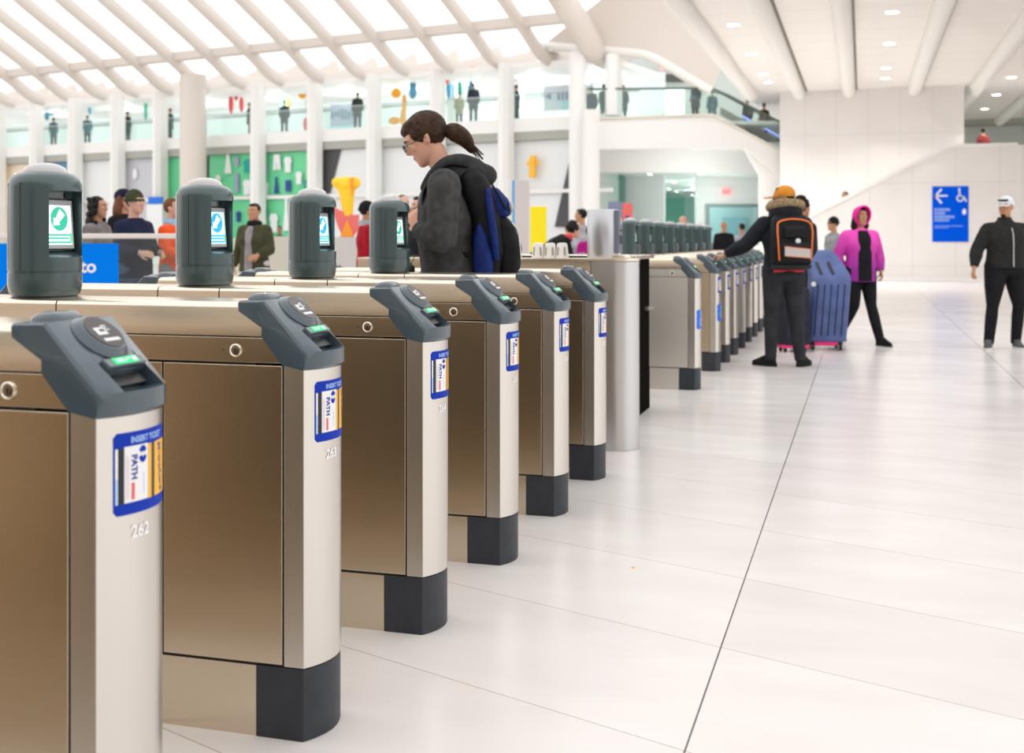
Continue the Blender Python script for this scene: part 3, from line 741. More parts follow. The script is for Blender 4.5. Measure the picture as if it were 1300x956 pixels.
# ornament, yellow board, grey pillar with blue edge
b = MB(SF); t = tpx(677, 0); z = zpx(677, 211, 0); b.box(t-.16, t+.12, -0.05, 0.1, z-.5, z+.3); b.box(t-.3, t+.3, -0.05, 0.05, z+.05, z+.2); b.box(t-.1, t+.16, -0.05, 0.14, z+.2, z+.45)
tag(b.build('wall_ornament', M['cardyel'], bevel=0.02), 'small yellow ornament on the white hoarding right of the hooded man', 'ornament')
def cbox(name, px0, px1, py0, py1, zc, depth, mm, label, cat, bevel=0.01, floor=False, kind=None):
    """an upright box facing the camera roughly, real depth"""
    a = at(px0, py1, zc); c = at(px1, py0, zc); w = (px1-px0)/F*zc; z1 = c.z; z0 = 0.0 if floor else a.z
    o = MB().box(0, w, 0, depth, z0-(0), z1).build(name, mm, bevel=bevel, loc=(a.x, a.y, 0)); o.rotation_euler = (0, 0, TH)
    if kind: o['kind'] = kind
    else: tag(o, label, cat)
    return o
o = cbox('display_pillar', 653, 672, 229, 300, 32, 0.4, C_('pillar_mauve', (0.60, 0.56, 0.57)), 'mauve grey display pillar with a blue side, behind the backpack', 'pillar', floor=True)
MB().box(-0.06, 0.0, 0.0, 0.4, 0, at(650, 229, 32).z).build('blue_side', C_('pillar_blue', (0.05, 0.35, 0.80)), o, smooth=False)
cbox('yellow_board', 673, 694, 262, 300, 30, 0.06, C_('board_yellow', (0.95, 0.78, 0.0)), 'plain yellow board standing behind the bending man', 'board', floor=True)
# upstairs room objects, people are made later
M['rail_grey'] = C_('rail_grey', (0.45, 0.50, 0.50), 0.3)
for i in range(len(colpx)):
    pass
seq = [-60, -4, 44, 93, 147, 201, 325, 397, 472, 553, 640, 736]
for i in range(len(seq)-1):
    t0, t1 = tpx(seq[i], 0.2), tpx(seq[i+1], 0.2)
    r = empty('balustrade'); 
    MB(SF).box(t0+0.1, t1-0.1, -0.12, -0.09, ZS1, 7.45).build('glass_pane', M['glass'], r, smooth=False)
    MB(SF).box(t0, t1, -0.14, -0.07, 7.45, 7.50).build('top_rail', M['rail_grey'], r, smooth=False)
    nm = ['at the far left edge of the photo', 'second bay from the left edge', 'third bay from the left edge', 'fourth bay from the left edge', 'fifth bay from the left edge', 'behind the big pier', 'above the navy and white garments', 'above the dark slanted panel', 'over the hooded man\'s face', 'over the hooded man\'s ponytail', 'left of the round column'][i]
    tag(r, 'glass balustrade of the upper storey, ' + nm, 'balustrade', 'upper storey balustrades')
def orn(px, py, parts, name, label, cat='ornament', u=-1.5):
    t = tpx(px, u); z = zpx(px, py, u); b = MB(SF); mats = []
    for (dt, dz, w, h, mm) in parts:
        if mm not in mats: mats.append(mm)
        b.ell((t+dt, u, z+dz), (w, 0.12, h), 10, mats.index(mm), rings=6)
    # hanging wire up to the ceiling trim
    if 'rail' not in M: M['rail'] = M['grey_trim']
    mats.append(M['grey_trim']); b.tube([(t, u, z), (t, u, 8.6)], 0.012, 5, len(mats)-1)
    return tag(b.build(name, mats), label, cat)
RD = C_('mobile_red', (0.75, 0.10, 0.12)); GN = C_('mobile_green', (0.05, 0.45, 0.30)); BLU = C_('mobile_blue', (0.10, 0.35, 0.55)); ORG = C_('mobile_orange', (0.95, 0.42, 0.02))
orn(300, 123, [(0, 0.3, .16, .5, RD), (-.35, -.35, .14, .5, RD), (.35, -.4, .12, .4, RD), (-.1, .6, .1, .25, GN)], 'hanging_mobile', 'red hanging mobile on the upper storey right of the big pier')
orn(115, 130, [(0, 0.3, .12, .5, RD), (-.05, -.3, .1, .4, BLU)], 'hanging_mobile', 'thin red and blue hanging mobile on the upper storey at left')
orn(64, 145, [(0, 0, .6, .08, BLU), (-.3, -.1, .12, .25, BLU)], 'hanging_mobile', 'blue hanging mobile above the leftmost upper storey visitor')
orn(185, 138, [(0, 0, .06, .7, GN), (0, .7, .4, .06, BLU)], 'hanging_mobile', 'green T-shaped hanging mobile on the upper storey at left')
orn(384, 120, [(0, 0, .25, .22, ORG), (-.1, .35, .2, .2, GN)], 'hanging_mobile', 'small orange and green mobile left of the grey artwork', u=-2.4)
orn(360, 135, [(0, 0, .16, .5, GN), (.3, .05, .12, .4, C_('mobile_yellow', (0.85, 0.75, 0.25)))], 'hanging_mobile', 'green and yellow mobile above a visitor in dark clothes', u=-3.2)
orn(503, 118, [(0, 0, .28, .25, ORG), (.45, -.6, .12, .5, ORG), (.4, -1.2, .16, .5, ORG), (-.1, -1.3, .35, .2, ORG)], 'hanging_mobile', 'orange jointed mobile above the hooded man\'s forehead')
orn(524, 114, [(0, 0, .22, .45, BLU)], 'hanging_mobile', 'pale blue mobile above the hooded man')
orn(388, 158, [(0, 0, .12, .35, RD)], 'hanging_mobile', 'tiny red mobile low on the upper storey', u=-1.2)
orn(568, 95, [(0, -.1, .12, .35, RD), (.8, .2, .2, .1, RD), (1.4, .2, .2, .1, ORG)], 'hanging_mobile', 'red and orange small mobile left of the tall dark coat')
orn(577, 113, [(-.3, 0, .14, .45, BLU), (.3, 0, .14, .45, GN), (.9, 0, .14, .5, BLU)], 'hanging_mobile', 'blue and green row of hangings above the beige visitor', u=-2.4)
b = MB(SF); t0, t1 = tpx(421, -3), tpx(455, -3); b.box(t0, t1, -3.0, -2.9, 6.9, 8.0, 0); b.box(t0, t1, -2.9, -2.85, 6.6, 6.9, 1)
for k in range(9): b.box(t0+.1+k*.2, t0+.2+k*.2, -2.9, -2.86, 7.2+RND.random()*.3, 7.6+RND.random()*.3, 2)
tag(b.build('wall_artwork', [C_('art_grey', (0.45, 0.52, 0.62)), C_('art_aqua', (0.45, 0.75, 0.78)), C_('art_dark', (0.2, 0.25, 0.35))], smooth=False), 'grey and aqua artwork on the upper storey beside a dark-coated visitor', 'artwork')
b = MB(SF); t0 = tpx(697, -3); b.box(t0, t0+2.4, -2.6, -2.5, 7.0, 8.1, 0)
for k in range(5): b.box(t0+.7+k*.2, t0+.8+k*.2, -2.5, -2.45, 7.45, 7.8, 1)
b.prism([(t0+.1, 7.65), (t0+.35, 7.8), (t0+.35, 7.5)], -2.5, -2.45, 'y', 1); b.box(t0+.9, t0+1.5, -2.5, -2.45, 7.05, 7.4, 2)
tag(b.build('wall_sign', [C_('sign_pale', (0.68, 0.72, 0.78)), C_('sign_navy', (0.12, 0.16, 0.34)), C_('sign_aqua', (0.35, 0.66, 0.72))], smooth=False), 'pale wall sign with an arrow on the upper storey left of the round column', 'sign')

# ribs of the roof
prof = [(-4.3, 10.05), (-3, 9.45), (-2, 9.15), (-0.5, 8.83), (0.8, 8.98), (2.2, 9.75), (4, 10.7), (7.2, 12.35), (11, 14.6), (16, 18.0), (22, 22.5)]
pp = crom([(0, u, z) for u, z in prof], 5)
kk = 0
for k in range(-2, 22):
    t = 7.70-2.40*k
    rings = []
    for i, q in enumerate(pp):
        a = pp[max(0, i-1)]; c2 = pp[min(len(pp)-1, i+1)]; tg = (c2-a).normalized(); nr = Vector((0, -tg.z, tg.y))
        w = 0.17+0.0*i; h = 0.50
        if k == -2: w = 0.42; h = 0.9
        ring = []
        for (a_, b2) in [(-1, 0.0), (-0.75, -0.35), (0, -0.5), (0.75, -0.35), (1, 0.0), (0.8, 0.6), (0, 0.9), (-0.8, 0.6)]:
            ring.append(Vector((t+a_*w, q.y, q.z)) + nr*(b2*h))
        rings.append(ring)
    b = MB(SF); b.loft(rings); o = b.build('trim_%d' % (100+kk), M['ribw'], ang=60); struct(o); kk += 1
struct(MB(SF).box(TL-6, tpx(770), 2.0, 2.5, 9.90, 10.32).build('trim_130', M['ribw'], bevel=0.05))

# ---------------------------------------------------------------- right side: ceiling on beams
ZC = 7.13
def onceil(px, py): 
    zc = (ZC-EYE)*F/(304-py); return W((px-650)/F*zc, zc, ZC)
YB = onceil(1120, 112).y                     # back wall
def beamX(px): return (W((px-650)/F*46.0, 46.0)).x
XE = onceil(955, 120).x - 0.2
m = bpy.data.materials.new('ceiling_boards'); n, l = nt(m); b_ = n['Principled BSDF']; b_.inputs['Roughness'].default_value = 0.6
tc = n.new('ShaderNodeTexCoord'); sp = n.new('ShaderNodeSeparateXYZ'); l.new(tc.outputs['Object'], sp.inputs[0])
v1 = mnode('DIVIDE', mnode('ADD', sp.outputs['Y'], 200), 1.7); fr = mnode('FRACT', v1); ln = mnode('LESS_THAN', fr, 0.02)
mx = n.new('ShaderNodeMix'); mx.data_type = 'RGBA'; mx.inputs['A'].default_value = (0.90, 0.87, 0.835, 1); mx.inputs['B'].default_value = (0.74, 0.70, 0.66, 1); l.new(ln, mx.inputs['Factor']); l.new(mx.outputs['Result'], b_.inputs['Base Color'])
M['ceilb'] = m
struct(MB().box(XE, 34, 20, 78, ZC, ZC+0.4).build('ceiling', M['ceilb'], smooth=False))
M['shadow_line'] = C_('shadow_line_brown', (0.16, 0.14, 0.10))  # shade beside the beams put in as dark brown strips
bx = [onceil(965, 133).x, onceil(1015, 117).x, onceil(1078, 117).x, onceil(1159, 115).x, onceil(1227, 125).x, onceil(1272, 148).x]
for i, x in enumerate(bx):
    y1 = YB+0.1 if i in (1, 2, 3) else (YB+0.1 if i == 0 else 76)
    w = 0.25
    if i in (1, 2, 3, 4): struct(MB().box(x+w+0.0, x+w+0.07, 20, y1-0.15, ZC-0.02, ZC+0.02).build('trim_%d' % (180+i), M['shadow_line'], smooth=False))
    b = MB(); b.loft([[(x+w*math.cos(a), y, ZC-0.12+w*1.0*math.sin(a)) for a in [2*PI*k/20 for k in range(20)]] for y in (20, y1)])
    struct(b.build('trim_%d' % (140+i), M['beam'], ang=60))
# ceiling lamps
lamps = [(931, 31), (954, 68), (970, 94), (975, 104), (1133, 15), (1129, 55), (1125, 86), (1124, 99), (1284, 98), (1265, 120), (1250, 138)]
def downlight(p, label, r=0.17, grp='ceiling downlights'):
    t = empty('downlight', p); tag(t, label, 'ceiling light', grp)
    b = MB(); b.lathe([(0.02, -0.012), (r, -0.012), (r, -0.002), (0.02, -0.002)], (0, 0, 0), 20); b.build('lamp_glass', M['lamp'], t)
    b = MB(); rr = []
    for (a, z) in ((r, -0.002), (r, -0.02), (r+0.03, -0.02), (r+0.04, -0.002)): rr.append([(a*math.cos(2*PI*k/20), a*math.sin(2*PI*k/20), z) for k in range(20)])
    b.loft(rr+[rr[0]], False); b.build('rim', M['rim'], t)
    return t
nml = ['first', 'second', 'third', 'fourth']
for i, (px, py) in enumerate(lamps):
    p = onceil(px, py)
    wh = 'left of the leftmost ceiling beams' if i < 4 else ('over the tall marble wall' if i < 8 else 'right of the marble wall')
    j = i if i < 4 else (i-4 if i < 8 else i-8)
    downlight(p, '%s ceiling downlight from the top in the row %s' % (nml[j], wh))
for i, (px, py) in enumerate([(1062, 117.5), (1025, 27), (1300-8, 88), (1245, 145)]):
    pass
# tall marble wall, with panel joints
m = bpy.data.materials.new('marble_panels'); n, l = nt(m); b_ = n['Principled BSDF']; b_.inputs['Roughness'].default_value = 0.35
tc = n.new('ShaderNodeTexCoord'); sp = n.new('ShaderNodeSeparateXYZ'); l.new(tc.outputs['Object'], sp.inputs[0])
a1 = mnode('LESS_THAN', mnode('FRACT', mnode('DIVIDE', mnode('ADD', sp.outputs['X'], 100.6), 1.2)), 0.018)
a2 = mnode('LESS_THAN', mnode('FRACT', mnode('DIVIDE', mnode('ADD', sp.outputs['Z'], 100), 2.45)), 0.008)
ns = n.new('ShaderNodeTexNoise'); ns.inputs['Scale'].default_value = 0.9; ns.inputs['Detail'].default_value = 5; l.new(tc.outputs['Object'], ns.inputs['Vector'])
mx = n.new('ShaderNodeMix'); mx.data_type = 'RGBA'; mx.inputs['A'].default_value = (0.80, 0.775, 0.76, 1); mx.inputs['B'].default_value = (0.90, 0.885, 0.875, 1); l.new(ns.outputs['Fac'], mx.inputs['Factor'])
m2 = n.new('ShaderNodeMix'); m2.data_type = 'RGBA'; m2.inputs['B'].default_value = (0.66, 0.64, 0.62, 1); l.new(mx.outputs['Result'], m2.inputs['A']); l.new(mnode('MULTIPLY', mnode('MAXIMUM', a1, a2), 0.6), m2.inputs['Factor']); l.new(m2.outputs['Result'], b_.inputs['Base Color'])
M['marble'] = m
xl = at(990, 200, 48).x
def xat(px, Y):      # world x of a pixel column on plane Y
    a = (px-650)/F; return (a*CT-ST)/(a*ST+CT)*Y
def zat(px, py, Y):
    a = (px-650)/F; return EYE-(py-304)/F*(Y/(a*ST+CT))
struct(MB().box(xat(990, YB), xat(1224, YB), YB, YB+0.6, 0, ZC).build('wall_back', M['marble'], smooth=False))
# stair parapet wall with the sign
YS = W(0, 0, 0).y + W((1120-650)/F*35.1, 35.1).y
def sx(px): return xat(px, YS)
def sz(px, py): return zat(px, py, YS)
poly = [(sx(1000), 0), (sx(1000), sz(1000, 290)), (sx(1205), sz(1205, 187)), (sx(1292), sz(1292, 184)), (sx(1292), 0)]
struct(MB().prism(poly, YS, YS+0.35, 'y').build('wall_stair', M['marble'], smooth=False))
xr = sx(1292); R_ = 0.5; b = MB()
b.prism([(xr, YS)] + [(xr+R_*math.sin(a), YS+R_-R_*math.cos(a)) for a in [PI*k/14 for k in range(15)]] + [(xr, YS+2*R_)], 0, sz(1292, 184), 'z')
struct(b.build('wall_right', M['plaster'], ang=40))
b = MB(); b.prism([(sx(1000), sz(1000, 291)), (sx(1205), sz(1205, 188)), (sx(1292), sz(1292, 185)), (sx(1292), sz(1292, 181)), (sx(1204), sz(1204, 183)), (sx(1000), sz(1000, 286))], YS-0.05, YS+0.4, 'y')
struct(b.build('trim_150', M['plaster'], smooth=False))
struct(MB().box(sx(1000), sx(1292), YS-0.03, YS, 0, 0.12).build('baseboard_back', M['plaster'], smooth=False))
# far wall to the right
YF = 62
struct(MB().box(xat(1210, YF), xat(1500, YF), YF, YF+0.3, 0, ZC).build('wall_far_right', C_('far_wall_greygreen', (0.55, 0.60, 0.56)), smooth=False))
struct(MB().box(xat(1210, YF), xat(1500, YF), YF-0.1, YF, zat(1260, 161, YF), zat(1260, 157, YF)).build('trim_151', M['grey_trim'], smooth=False))
# the blue sign
s0, s1 = sx(1183.5), sx(1229.5); z0, z1 = sz(1206, 307), sz(1206, 236.6); ys = YS-0.03
sg = empty('wayfinding_sign', ((s0+s1)/2, ys, 0)); tag(sg, 'blue wayfinding sign with a left arrow and wheelchair symbol on the marble wall', 'sign')
w = (s1-s0)/2; M['signblue'] = mat('sign_blue', (0.0, 0.10, 0.80), 0.8, spec=0.05); M['signtext'] = C_('sign_text', (0.85, 0.88, 0.95)); M['signtext2'] = C_('sign_text_pale', (0.35, 0.50, 0.90))
MB().box(-w, w, 0.0, 0.028, z0, z1).build('sign_board', M['signblue'], sg, bevel=0.004)
H_ = z1-z0
def Sx(u): return -w+u*2*w          # u,v in sign fractions, v from the top
def Sz(v): return z1-v*H_
b = MB(); yy = -0.006
def stroke(b, pts, th, m=0):
    for (a, c_) in zip(pts[:-1], pts[1:]):
        a = Vector((Sx(a[0]), Sz(a[1]))); c_ = Vector((Sx(c_[0]), Sz(c_[1]))); d = (c_-a).normalized()*th/2; nn = Vector((-d.y, d.x))
        q = [a-d+nn, c_+d+nn, c_+d-nn, a-d-nn]
        b.prism([(v.x, v.y) for v in q], yy, 0.0, 'y', m)
stroke(b, [(0.24, 0.06), (0.08, 0.17), (0.24, 0.29)], 0.055); stroke(b, [(0.08, 0.17), (0.40, 0.17)], 0.05)
b.build('arrow', M['signtext'], sg, smooth=False)
b = MB()
N = 16; cx_, cy_ = Sx(0.77), Sz(0.215)
for i in range(N):
    a0 = PI*0.6+1.5*PI*i/N; a1 = PI*0.6+1.5*PI*(i+1)/N
    b.prism([(cx_+0.105*math.cos(a0), cy_+0.105*math.sin(a0)), (cx_+0.105*math.cos(a1), cy_+0.105*math.sin(a1)), (cx_+0.065*math.cos(a1), cy_+0.065*math.sin(a1)), (cx_+0.065*math.cos(a0), cy_+0.065*math.sin(a0))], yy, 0, 'y')
stroke(b, [(0.745, 0.08), (0.76, 0.18), (0.86, 0.18), (0.93, 0.265)], 0.045)
b.prism([(Sx(0.745)+0.035*math.cos(2*PI*k/12), Sz(0.055)+0.035*math.sin(2*PI*k/12)) for k in range(12)], yy, 0, 'y')
b.build('wheelchair_symbol', M['signtext'], sg, smooth=False)
b = MB()
rr2 = random.Random(3)
for (v, u1, h) in [(0.42, 0.50, 0.05), (0.485, 0.36, 0.05), (0.55, 0.62, 0.05), (0.61, 0.46, 0.045), (0.715, 0.84, 0.016), (0.745, 0.45, 0.016)]:
    u = 0.06
    while u < u1:
        du = rr2.choice([0.035, 0.05, 0.03]); 
        b.box(Sx(u), Sx(min(u+du, u1)), yy, 0, Sz(v+h/2), Sz(v-h/2)); u += du+0.018
b.build('small_print', M['signtext2'], sg, smooth=False)
b = MB(); b.prism([(Sx(0.88)+0.055*math.cos(2*PI*k/14), Sz(0.46)+0.085*math.sin(2*PI*k/14)) for k in range(14)], yy, 0, 'y'); b.build('route_badge', M['signtext'], sg, smooth=False)

# ---------------------------------------------------------------- balcony, escalator, room under it
def camprism(name, pts, zc, depth, mm, bevel=0.0, tgt=None):
    """upright polygon seen in the photo at distance zc, extruded away by a real depth"""
    b = MB(); V = []
    for d in (0, depth):
        for px, py in pts:
            q = at(px, py, zc); e = W(0, d, 0); V.append((q.x+e.x, q.y+e.y, q.z))
    n_ = len(pts)
    b.add(V, [tuple(range(n_)), tuple(range(2*n_-1, n_-1, -1))] + [(i, i+n_, (i+1) % n_+n_, (i+1) % n_) for i in range(n_)])
    return b.build(name, mm, bevel=bevel, smooth=False)
ZB = 48.0
struct(camprism('trim_160', [(742, 152), (905, 147), (1015, 205), (1015, 252), (946, 188), (742, 190)], ZB, 0.5, M['plaster'], 0.05))
struct(camprism('trim_161', [(742, 149), (905, 144), (1015, 202), (1015, 205), (905, 147), (742, 152)], ZB-0.1, 0.7, C_('coping_cream', (0.76, 0.72, 0.63))))
struct(camprism('trim_162', [(946, 188), (1015, 252), (1015, 342), (966, 342), (966, 222)], ZB+0.2, 0.5, M['plaster']))
# round white pier at the balcony's left end
p = at(750, 300, 47.2); b = MB(); b.lathe([(0.35, 0), (0.35, 6.3), (0.4, 6.4)], (0, 0, 0), 24); struct(b.build('trim_163', M['plaster'], loc=(p.x, p.y, 0)))
# balcony floor and ceiling of the room beneath
def quad_slab(name, c, z, th, mm):
    b = MB(); V = [(q.x, q.y, z) for q in c]+[(q.x, q.y, z+th) for q in c]
    b.add(V, [(0,1,2,3),(7,6,5,4),(0,4,5,1),(1,5,6,2),(2,6,7,3),(3,7,4,0)]); return b.build(name, mm, smooth=False)
struct(quad_slab('floor_upper', [W(2.9, 48.4), W(11.5, 48.4), W(20, 74), W(3.0, 74)], 5.95, 0.15, M['plaster']))
zf = EYE+(304-219)/F*52
struct(camprism('trim_164', [(757, 186), (990, 186), (990, 217), (757, 219)], 52, 0.4, M['plaster']))
struct(quad_slab('ceiling_lower', [W(3.2, 52.2), W(13, 52.2), W(19, 84), W(3.4, 84)], zf, 0.12, C_('low_ceiling', (0.82, 0.88, 0.85))))
struct(camprism('wall_side', [(883, 215), (1000, 215), (1000, 340), (962, 340), (962, 262), (900, 262), (900, 340), (883, 340)], 56, 0.3, C_('pale_grey_green', (0.80, 0.84, 0.83))))
struct(camprism('wall_teal', [(740, 230), (1010, 230), (1010, 330), (740, 330)], 84, 0.3, C_('teal_far', (0.40, 0.74, 0.66))))
struct(camprism('door_1', [(897, 259), (965, 259), (965, 341), (961, 341), (961, 263), (901, 263), (901, 341), (897, 341)], 55.8, 0.5, C_('door_frame_grey', (0.22, 0.30, 0.30))))
struct(camprism('wall_corridor', [(890, 250), (975, 250), (975, 341), (890, 341)], 66, 0.2, C_('corridor_teal', (0.36, 0.58, 0.60))))
struct(camprism('door_2', [(918, 276), (948, 276), (948, 339), (918, 339)], 65.8, 0.15, C_('corridor_blue', (0.22, 0.45, 0.52))))
# glass wall on the left of that room, made of tall panes
for i in range(6):
    z0_, z1_ = 53+i*4.5, 53+(i+1)*4.5
    a = W(7.15-i*-0.02+0.0, z0_); 
    g0 = W((785-650)/F*53 + i*1.15, z0_); g1 = W((785-650)/F*53+(i+1)*1.15, z1_)
    b = MB(); d = (g1-g0).normalized(); nn = Vector((-d.y, d.x, 0))*0.02
    b.add([g0-nn, g1-nn, g1+nn, g0+nn]+[q+Vector((0, 0, zf-0.02)) for q in (g0-nn, g1-nn, g1+nn, g0+nn)], [(0,1,2,3),(7,6,5,4),(0,4,5,1),(1,5,6,2),(2,6,7,3),(3,7,4,0)])
    struct(b.build('window_%d' % (i+1), M['tealglass'], smooth=False))
struct(camprism('wall_left_low', [(742, 190), (786, 219), (786, 341), (742, 341)], 53.5, 0.3, C_('pale_mint', (0.80, 0.87, 0.84))))
ll = [(880, 185, 4.95), (825, 221, None), (841, 227, None), (856, 231, None), (849, 240, None), (859, 243, None), (879, 248, None), (889, 220, None)]
wd = ['under the balcony edge', 'first on the left under the low ceiling', 'second on the left under the low ceiling', 'third on the left under the low ceiling', 'deepest pair, left one', 'deepest pair, right one', 'nearest the pink exit sign', 'right of the first one under the low ceiling']
for i, (px, py, z) in enumerate(ll):
    z = zf if z is None else z; zc = (z-EYE)*F/(304-py)
    if i == 0: zc = 50; z = EYE+(304-187)/F*50
    q = W((px-650)/F*zc, zc, z-0.01)
    downlight(q, 'small downlight in the low room, ' + wd[i], 0.13, 'low room downlights')
struct(quad_slab('ceiling_edge', [W(3.2, 48.5), W(11, 48.5), W(12, 52.1), W(3.3, 52.1)], EYE+(304-187)/F*50, 0.1, M['plaster']))
# exit signs
M['exit'] = mat('exit_glow', (0.8, 0.2, 0.2), 0.5, emit=(1.0, 0.33, 0.33), es=0.9); M['exitred'] = mat('exit_red', (0.6, 0.0, 0.0), 0.5, emit=(0.85, 0.05, 0.08), es=0.8)
def exit_sign(px, py, zc, w, h, label):
    q = at(px, py, zc); r = empty('exit_sign', q, TH); tag(r, label, 'sign')
    MB().box(-w/2, w/2, 0, 0.08, -h/2, h/2).build('sign_box', M['exit'], r, bevel=0.01)
    text_mesh('EXIT', h*0.62, 'lettering', 0.004, lambda p: Vector((p.x-h*0.62*1.08, -0.004, p.y-h*0.22)), M['exitred'], r)
exit_sign(922.5, 243.5, 55.7, 0.42, 0.30, 'pink lit exit sign on the grey wall over the door')
exit_sign(844, 85, 55.7, 0.45, 0.25, 'pink lit exit sign high on the upper storey')
# upstairs back wall, dark louvre, bright doorway
struct(camprism('wall_upper', [(700, 60), (1000, 60), (1000, 160), (700, 160)], 74, 0.3, C_('upper_grey', (0.50, 0.54, 0.51))))
tag(camprism('louvre_grille', [(820, 94), (870, 94), (870, 104), (820, 104)], 73.5, 0.2, C_('louvre_dark', (0.07, 0.07, 0.06))), 'dark louvred grille above the bright shop doorway upstairs', 'grille')
M['shopglow'] = mat('shop_window_light', (0.8, 0.9, 0.85), 0.5, emit=(0.85, 0.98, 0.93), es=0.75)
tag(camprism('lit_shopfront', [(820, 112), (869, 112), (869, 203.5), (820, 203.5)], 73.2, 0.2, M['shopglow']), 'bright lit shopfront on the upper storey behind the balcony', 'shopfront')
# balcony glass balustrade
r = empty('balustrade'); tag(r, 'glass balustrade along the balcony and down beside the escalator', 'balustrade', 'balcony balustrades')
b = MB(); A = [(745, 150), (905, 145), (1000, 196)]; T_ = [(745, 113), (905, 112), (1000, 160)]
for i in range(2):
    for d in (0,):
        V = [at(A[i][0], A[i][1], 48.1), at(A[i+1][0], A[i+1][1], 48.1), at(T_[i+1][0], T_[i+1][1], 48.1), at(T_[i][0], T_[i][1], 48.1)]
        off = W(0, 0.03, 0)-W(0, 0, 0)
        b.add(V+[v+off for v in V], [(0,3,2,1),(4,5,6,7),(0,1,5,4),(1,2,6,5),(2,3,7,6),(3,0,4,7)])
b.build('glass_pane', M['glass'], r, smooth=False)
b = MB(); b.tube([at(745, 113, 48.1), at(885, 112, 48.1), at(905, 112.5, 48.1), at(925, 121, 48.1), at(1000, 160, 48.1)], 0.045, 8); b.build('handrail', C_('handrail_dark', (0.10, 0.15, 0.13), 0.3), r)
# escalator running down behind it
e = empty('escalator'); tag(e, 'escalator with a lit blue side running down behind the marble wall', 'escalator')
def estrip(name, y0, y1, zc, dp, mm, x0=905, x1=1010, k=0.55):
    pts = [(x0, y0), (x1, y0+(x1-x0)*k), (x1, y1+(x1-x0)*k), (x0, y1)]
    o = camprism(name, pts, zc, dp, mm); o.parent = e; return o
estrip('side_panel', 136, 146, 50.2, 0.15, C_('escalator_grey', (0.25, 0.25, 0.21)), 915)
for i in range(7):
    x0 = 945+i*9.5; y = 146+(x0-915)*0.55
    o = camprism('step', [(x0, y), (x0+5, y+2.7), (x0+7, y+14), (x0+2, y+12)], 50.6, 1.0, C_('escalator_step', (0.16, 0.15, 0.13)) if i == 0 else bpy.data.materials['escalator_step']); o.parent = e
M['bluelight'] = mat('blue_strip_light', (0.1, 0.2, 0.9), 0.5, emit=(0.30, 0.42, 1.0), es=1.2)
estrip('light_strip', 151-5, 153.2-5, 50.1, 0.05, M['bluelight'], 938+4, 1005, 0.55).location = (0, 0, 0)
b = MB(); b.tube([at(900, 116, 51.6), at(915, 118, 51.6), at(1005, 166, 51.6)], 0.05, 8); b.build('handrail', C_('handrail_black', (0.02, 0.02, 0.02), 0.4), e)
# arched edge of the ceiling: lower soffit beam, and the fascia between it and the ceiling beam
low = [(690, 57, 50), (745, 62, 49), (800, 66, 48), (825, 71, 47.5), (850, 84, 47.3), (875, 99, 47.2), (903, 115, 47.1)]
upp = [(800, -30, 47), (830, -18, 47), (852, 2, 46.8), (872, 24, 46.8), (890, 46, 46.8), (905, 68, 46.8), (915, 90, 46.8)]
L_ = crom([at(*q) for q in low], 4); U_ = crom([at(*q) for q in upp], 4)
dv = W(0, 1.2, 0)
b = MB(); k_ = len(L_); V = list(L_)+list(U_)+[q+dv for q in L_]+[q+dv for q in U_]; fs = []
for i in range(k_-1):
    fs += [(i, i+1, k_+i+1, k_+i), (2*k_+i, 3*k_+i, 3*k_+i+1, 2*k_+i+1), (i, 2*k_+i, 2*k_+i+1, i+1), (k_+i, k_+i+1, 3*k_+i+1, 3*k_+i)]
fs += [(0, k_, 3*k_, 2*k_), (k_-1, 3*k_-1, 4*k_-1, 2*k_-1)]
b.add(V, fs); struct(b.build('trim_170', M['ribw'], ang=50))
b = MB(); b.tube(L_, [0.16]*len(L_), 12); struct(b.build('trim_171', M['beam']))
# left: glass barrier with blue panel
zcb = 11.0
def cb(px): return (px-650)/F*zcb
r = empty('glass_barrier', W(cb(100), zcb, 0), TH); tag(r, 'glass barrier with a pale handrail and blue panel lettered to', 'barrier')
ox = cb(100)
def zb(py): return EYE-(py-304)/F*zcb
x0, x1 = cb(-60)-ox, cb(262)-ox
b = MB(); b.box(x0, x1, -0.04, 0.04, zb(303), zb(296.5)); b.build('handrail', C_('rail_cream', (0.72, 0.66, 0.62), 0.4), r, bevel=0.01)
MB().box(cb(151)-ox, x1, 0.0, 0.012, 0.06, zb(303)).build('glass_pane', M['glass'], r, smooth=False)
MB().box(x0, x1, -0.03, 0.03, 0, 0.06).build('base_rail', M['rim'], r, smooth=False)
pb = MB().box(x0, cb(150)-ox, -0.012, 0.012, 0.06, zb(309)).build('blue_panel', mat('panel_azure', (0.0, 0.20, 0.84), 0.8, spec=0.05), r, smooth=False)
MB().box(x0, cb(150)-ox, -0.005, 0.005, zb(309), zb(303)).build('glass_strip', M['glass'], r, smooth=False)
text_mesh('to', 0.165, 'lettering', 0.004, lambda p: Vector((cb(103)-ox+p.x, -0.016, zb(345.5)+p.y)), M['white'], pb)
for px in (-60, 100, 262):
    q = cb(px)-ox; MB().box(q-0.02, q+0.02, -0.025, 0.025, 0.0, zb(303)).build('post', M['rim'], r, smooth=False)
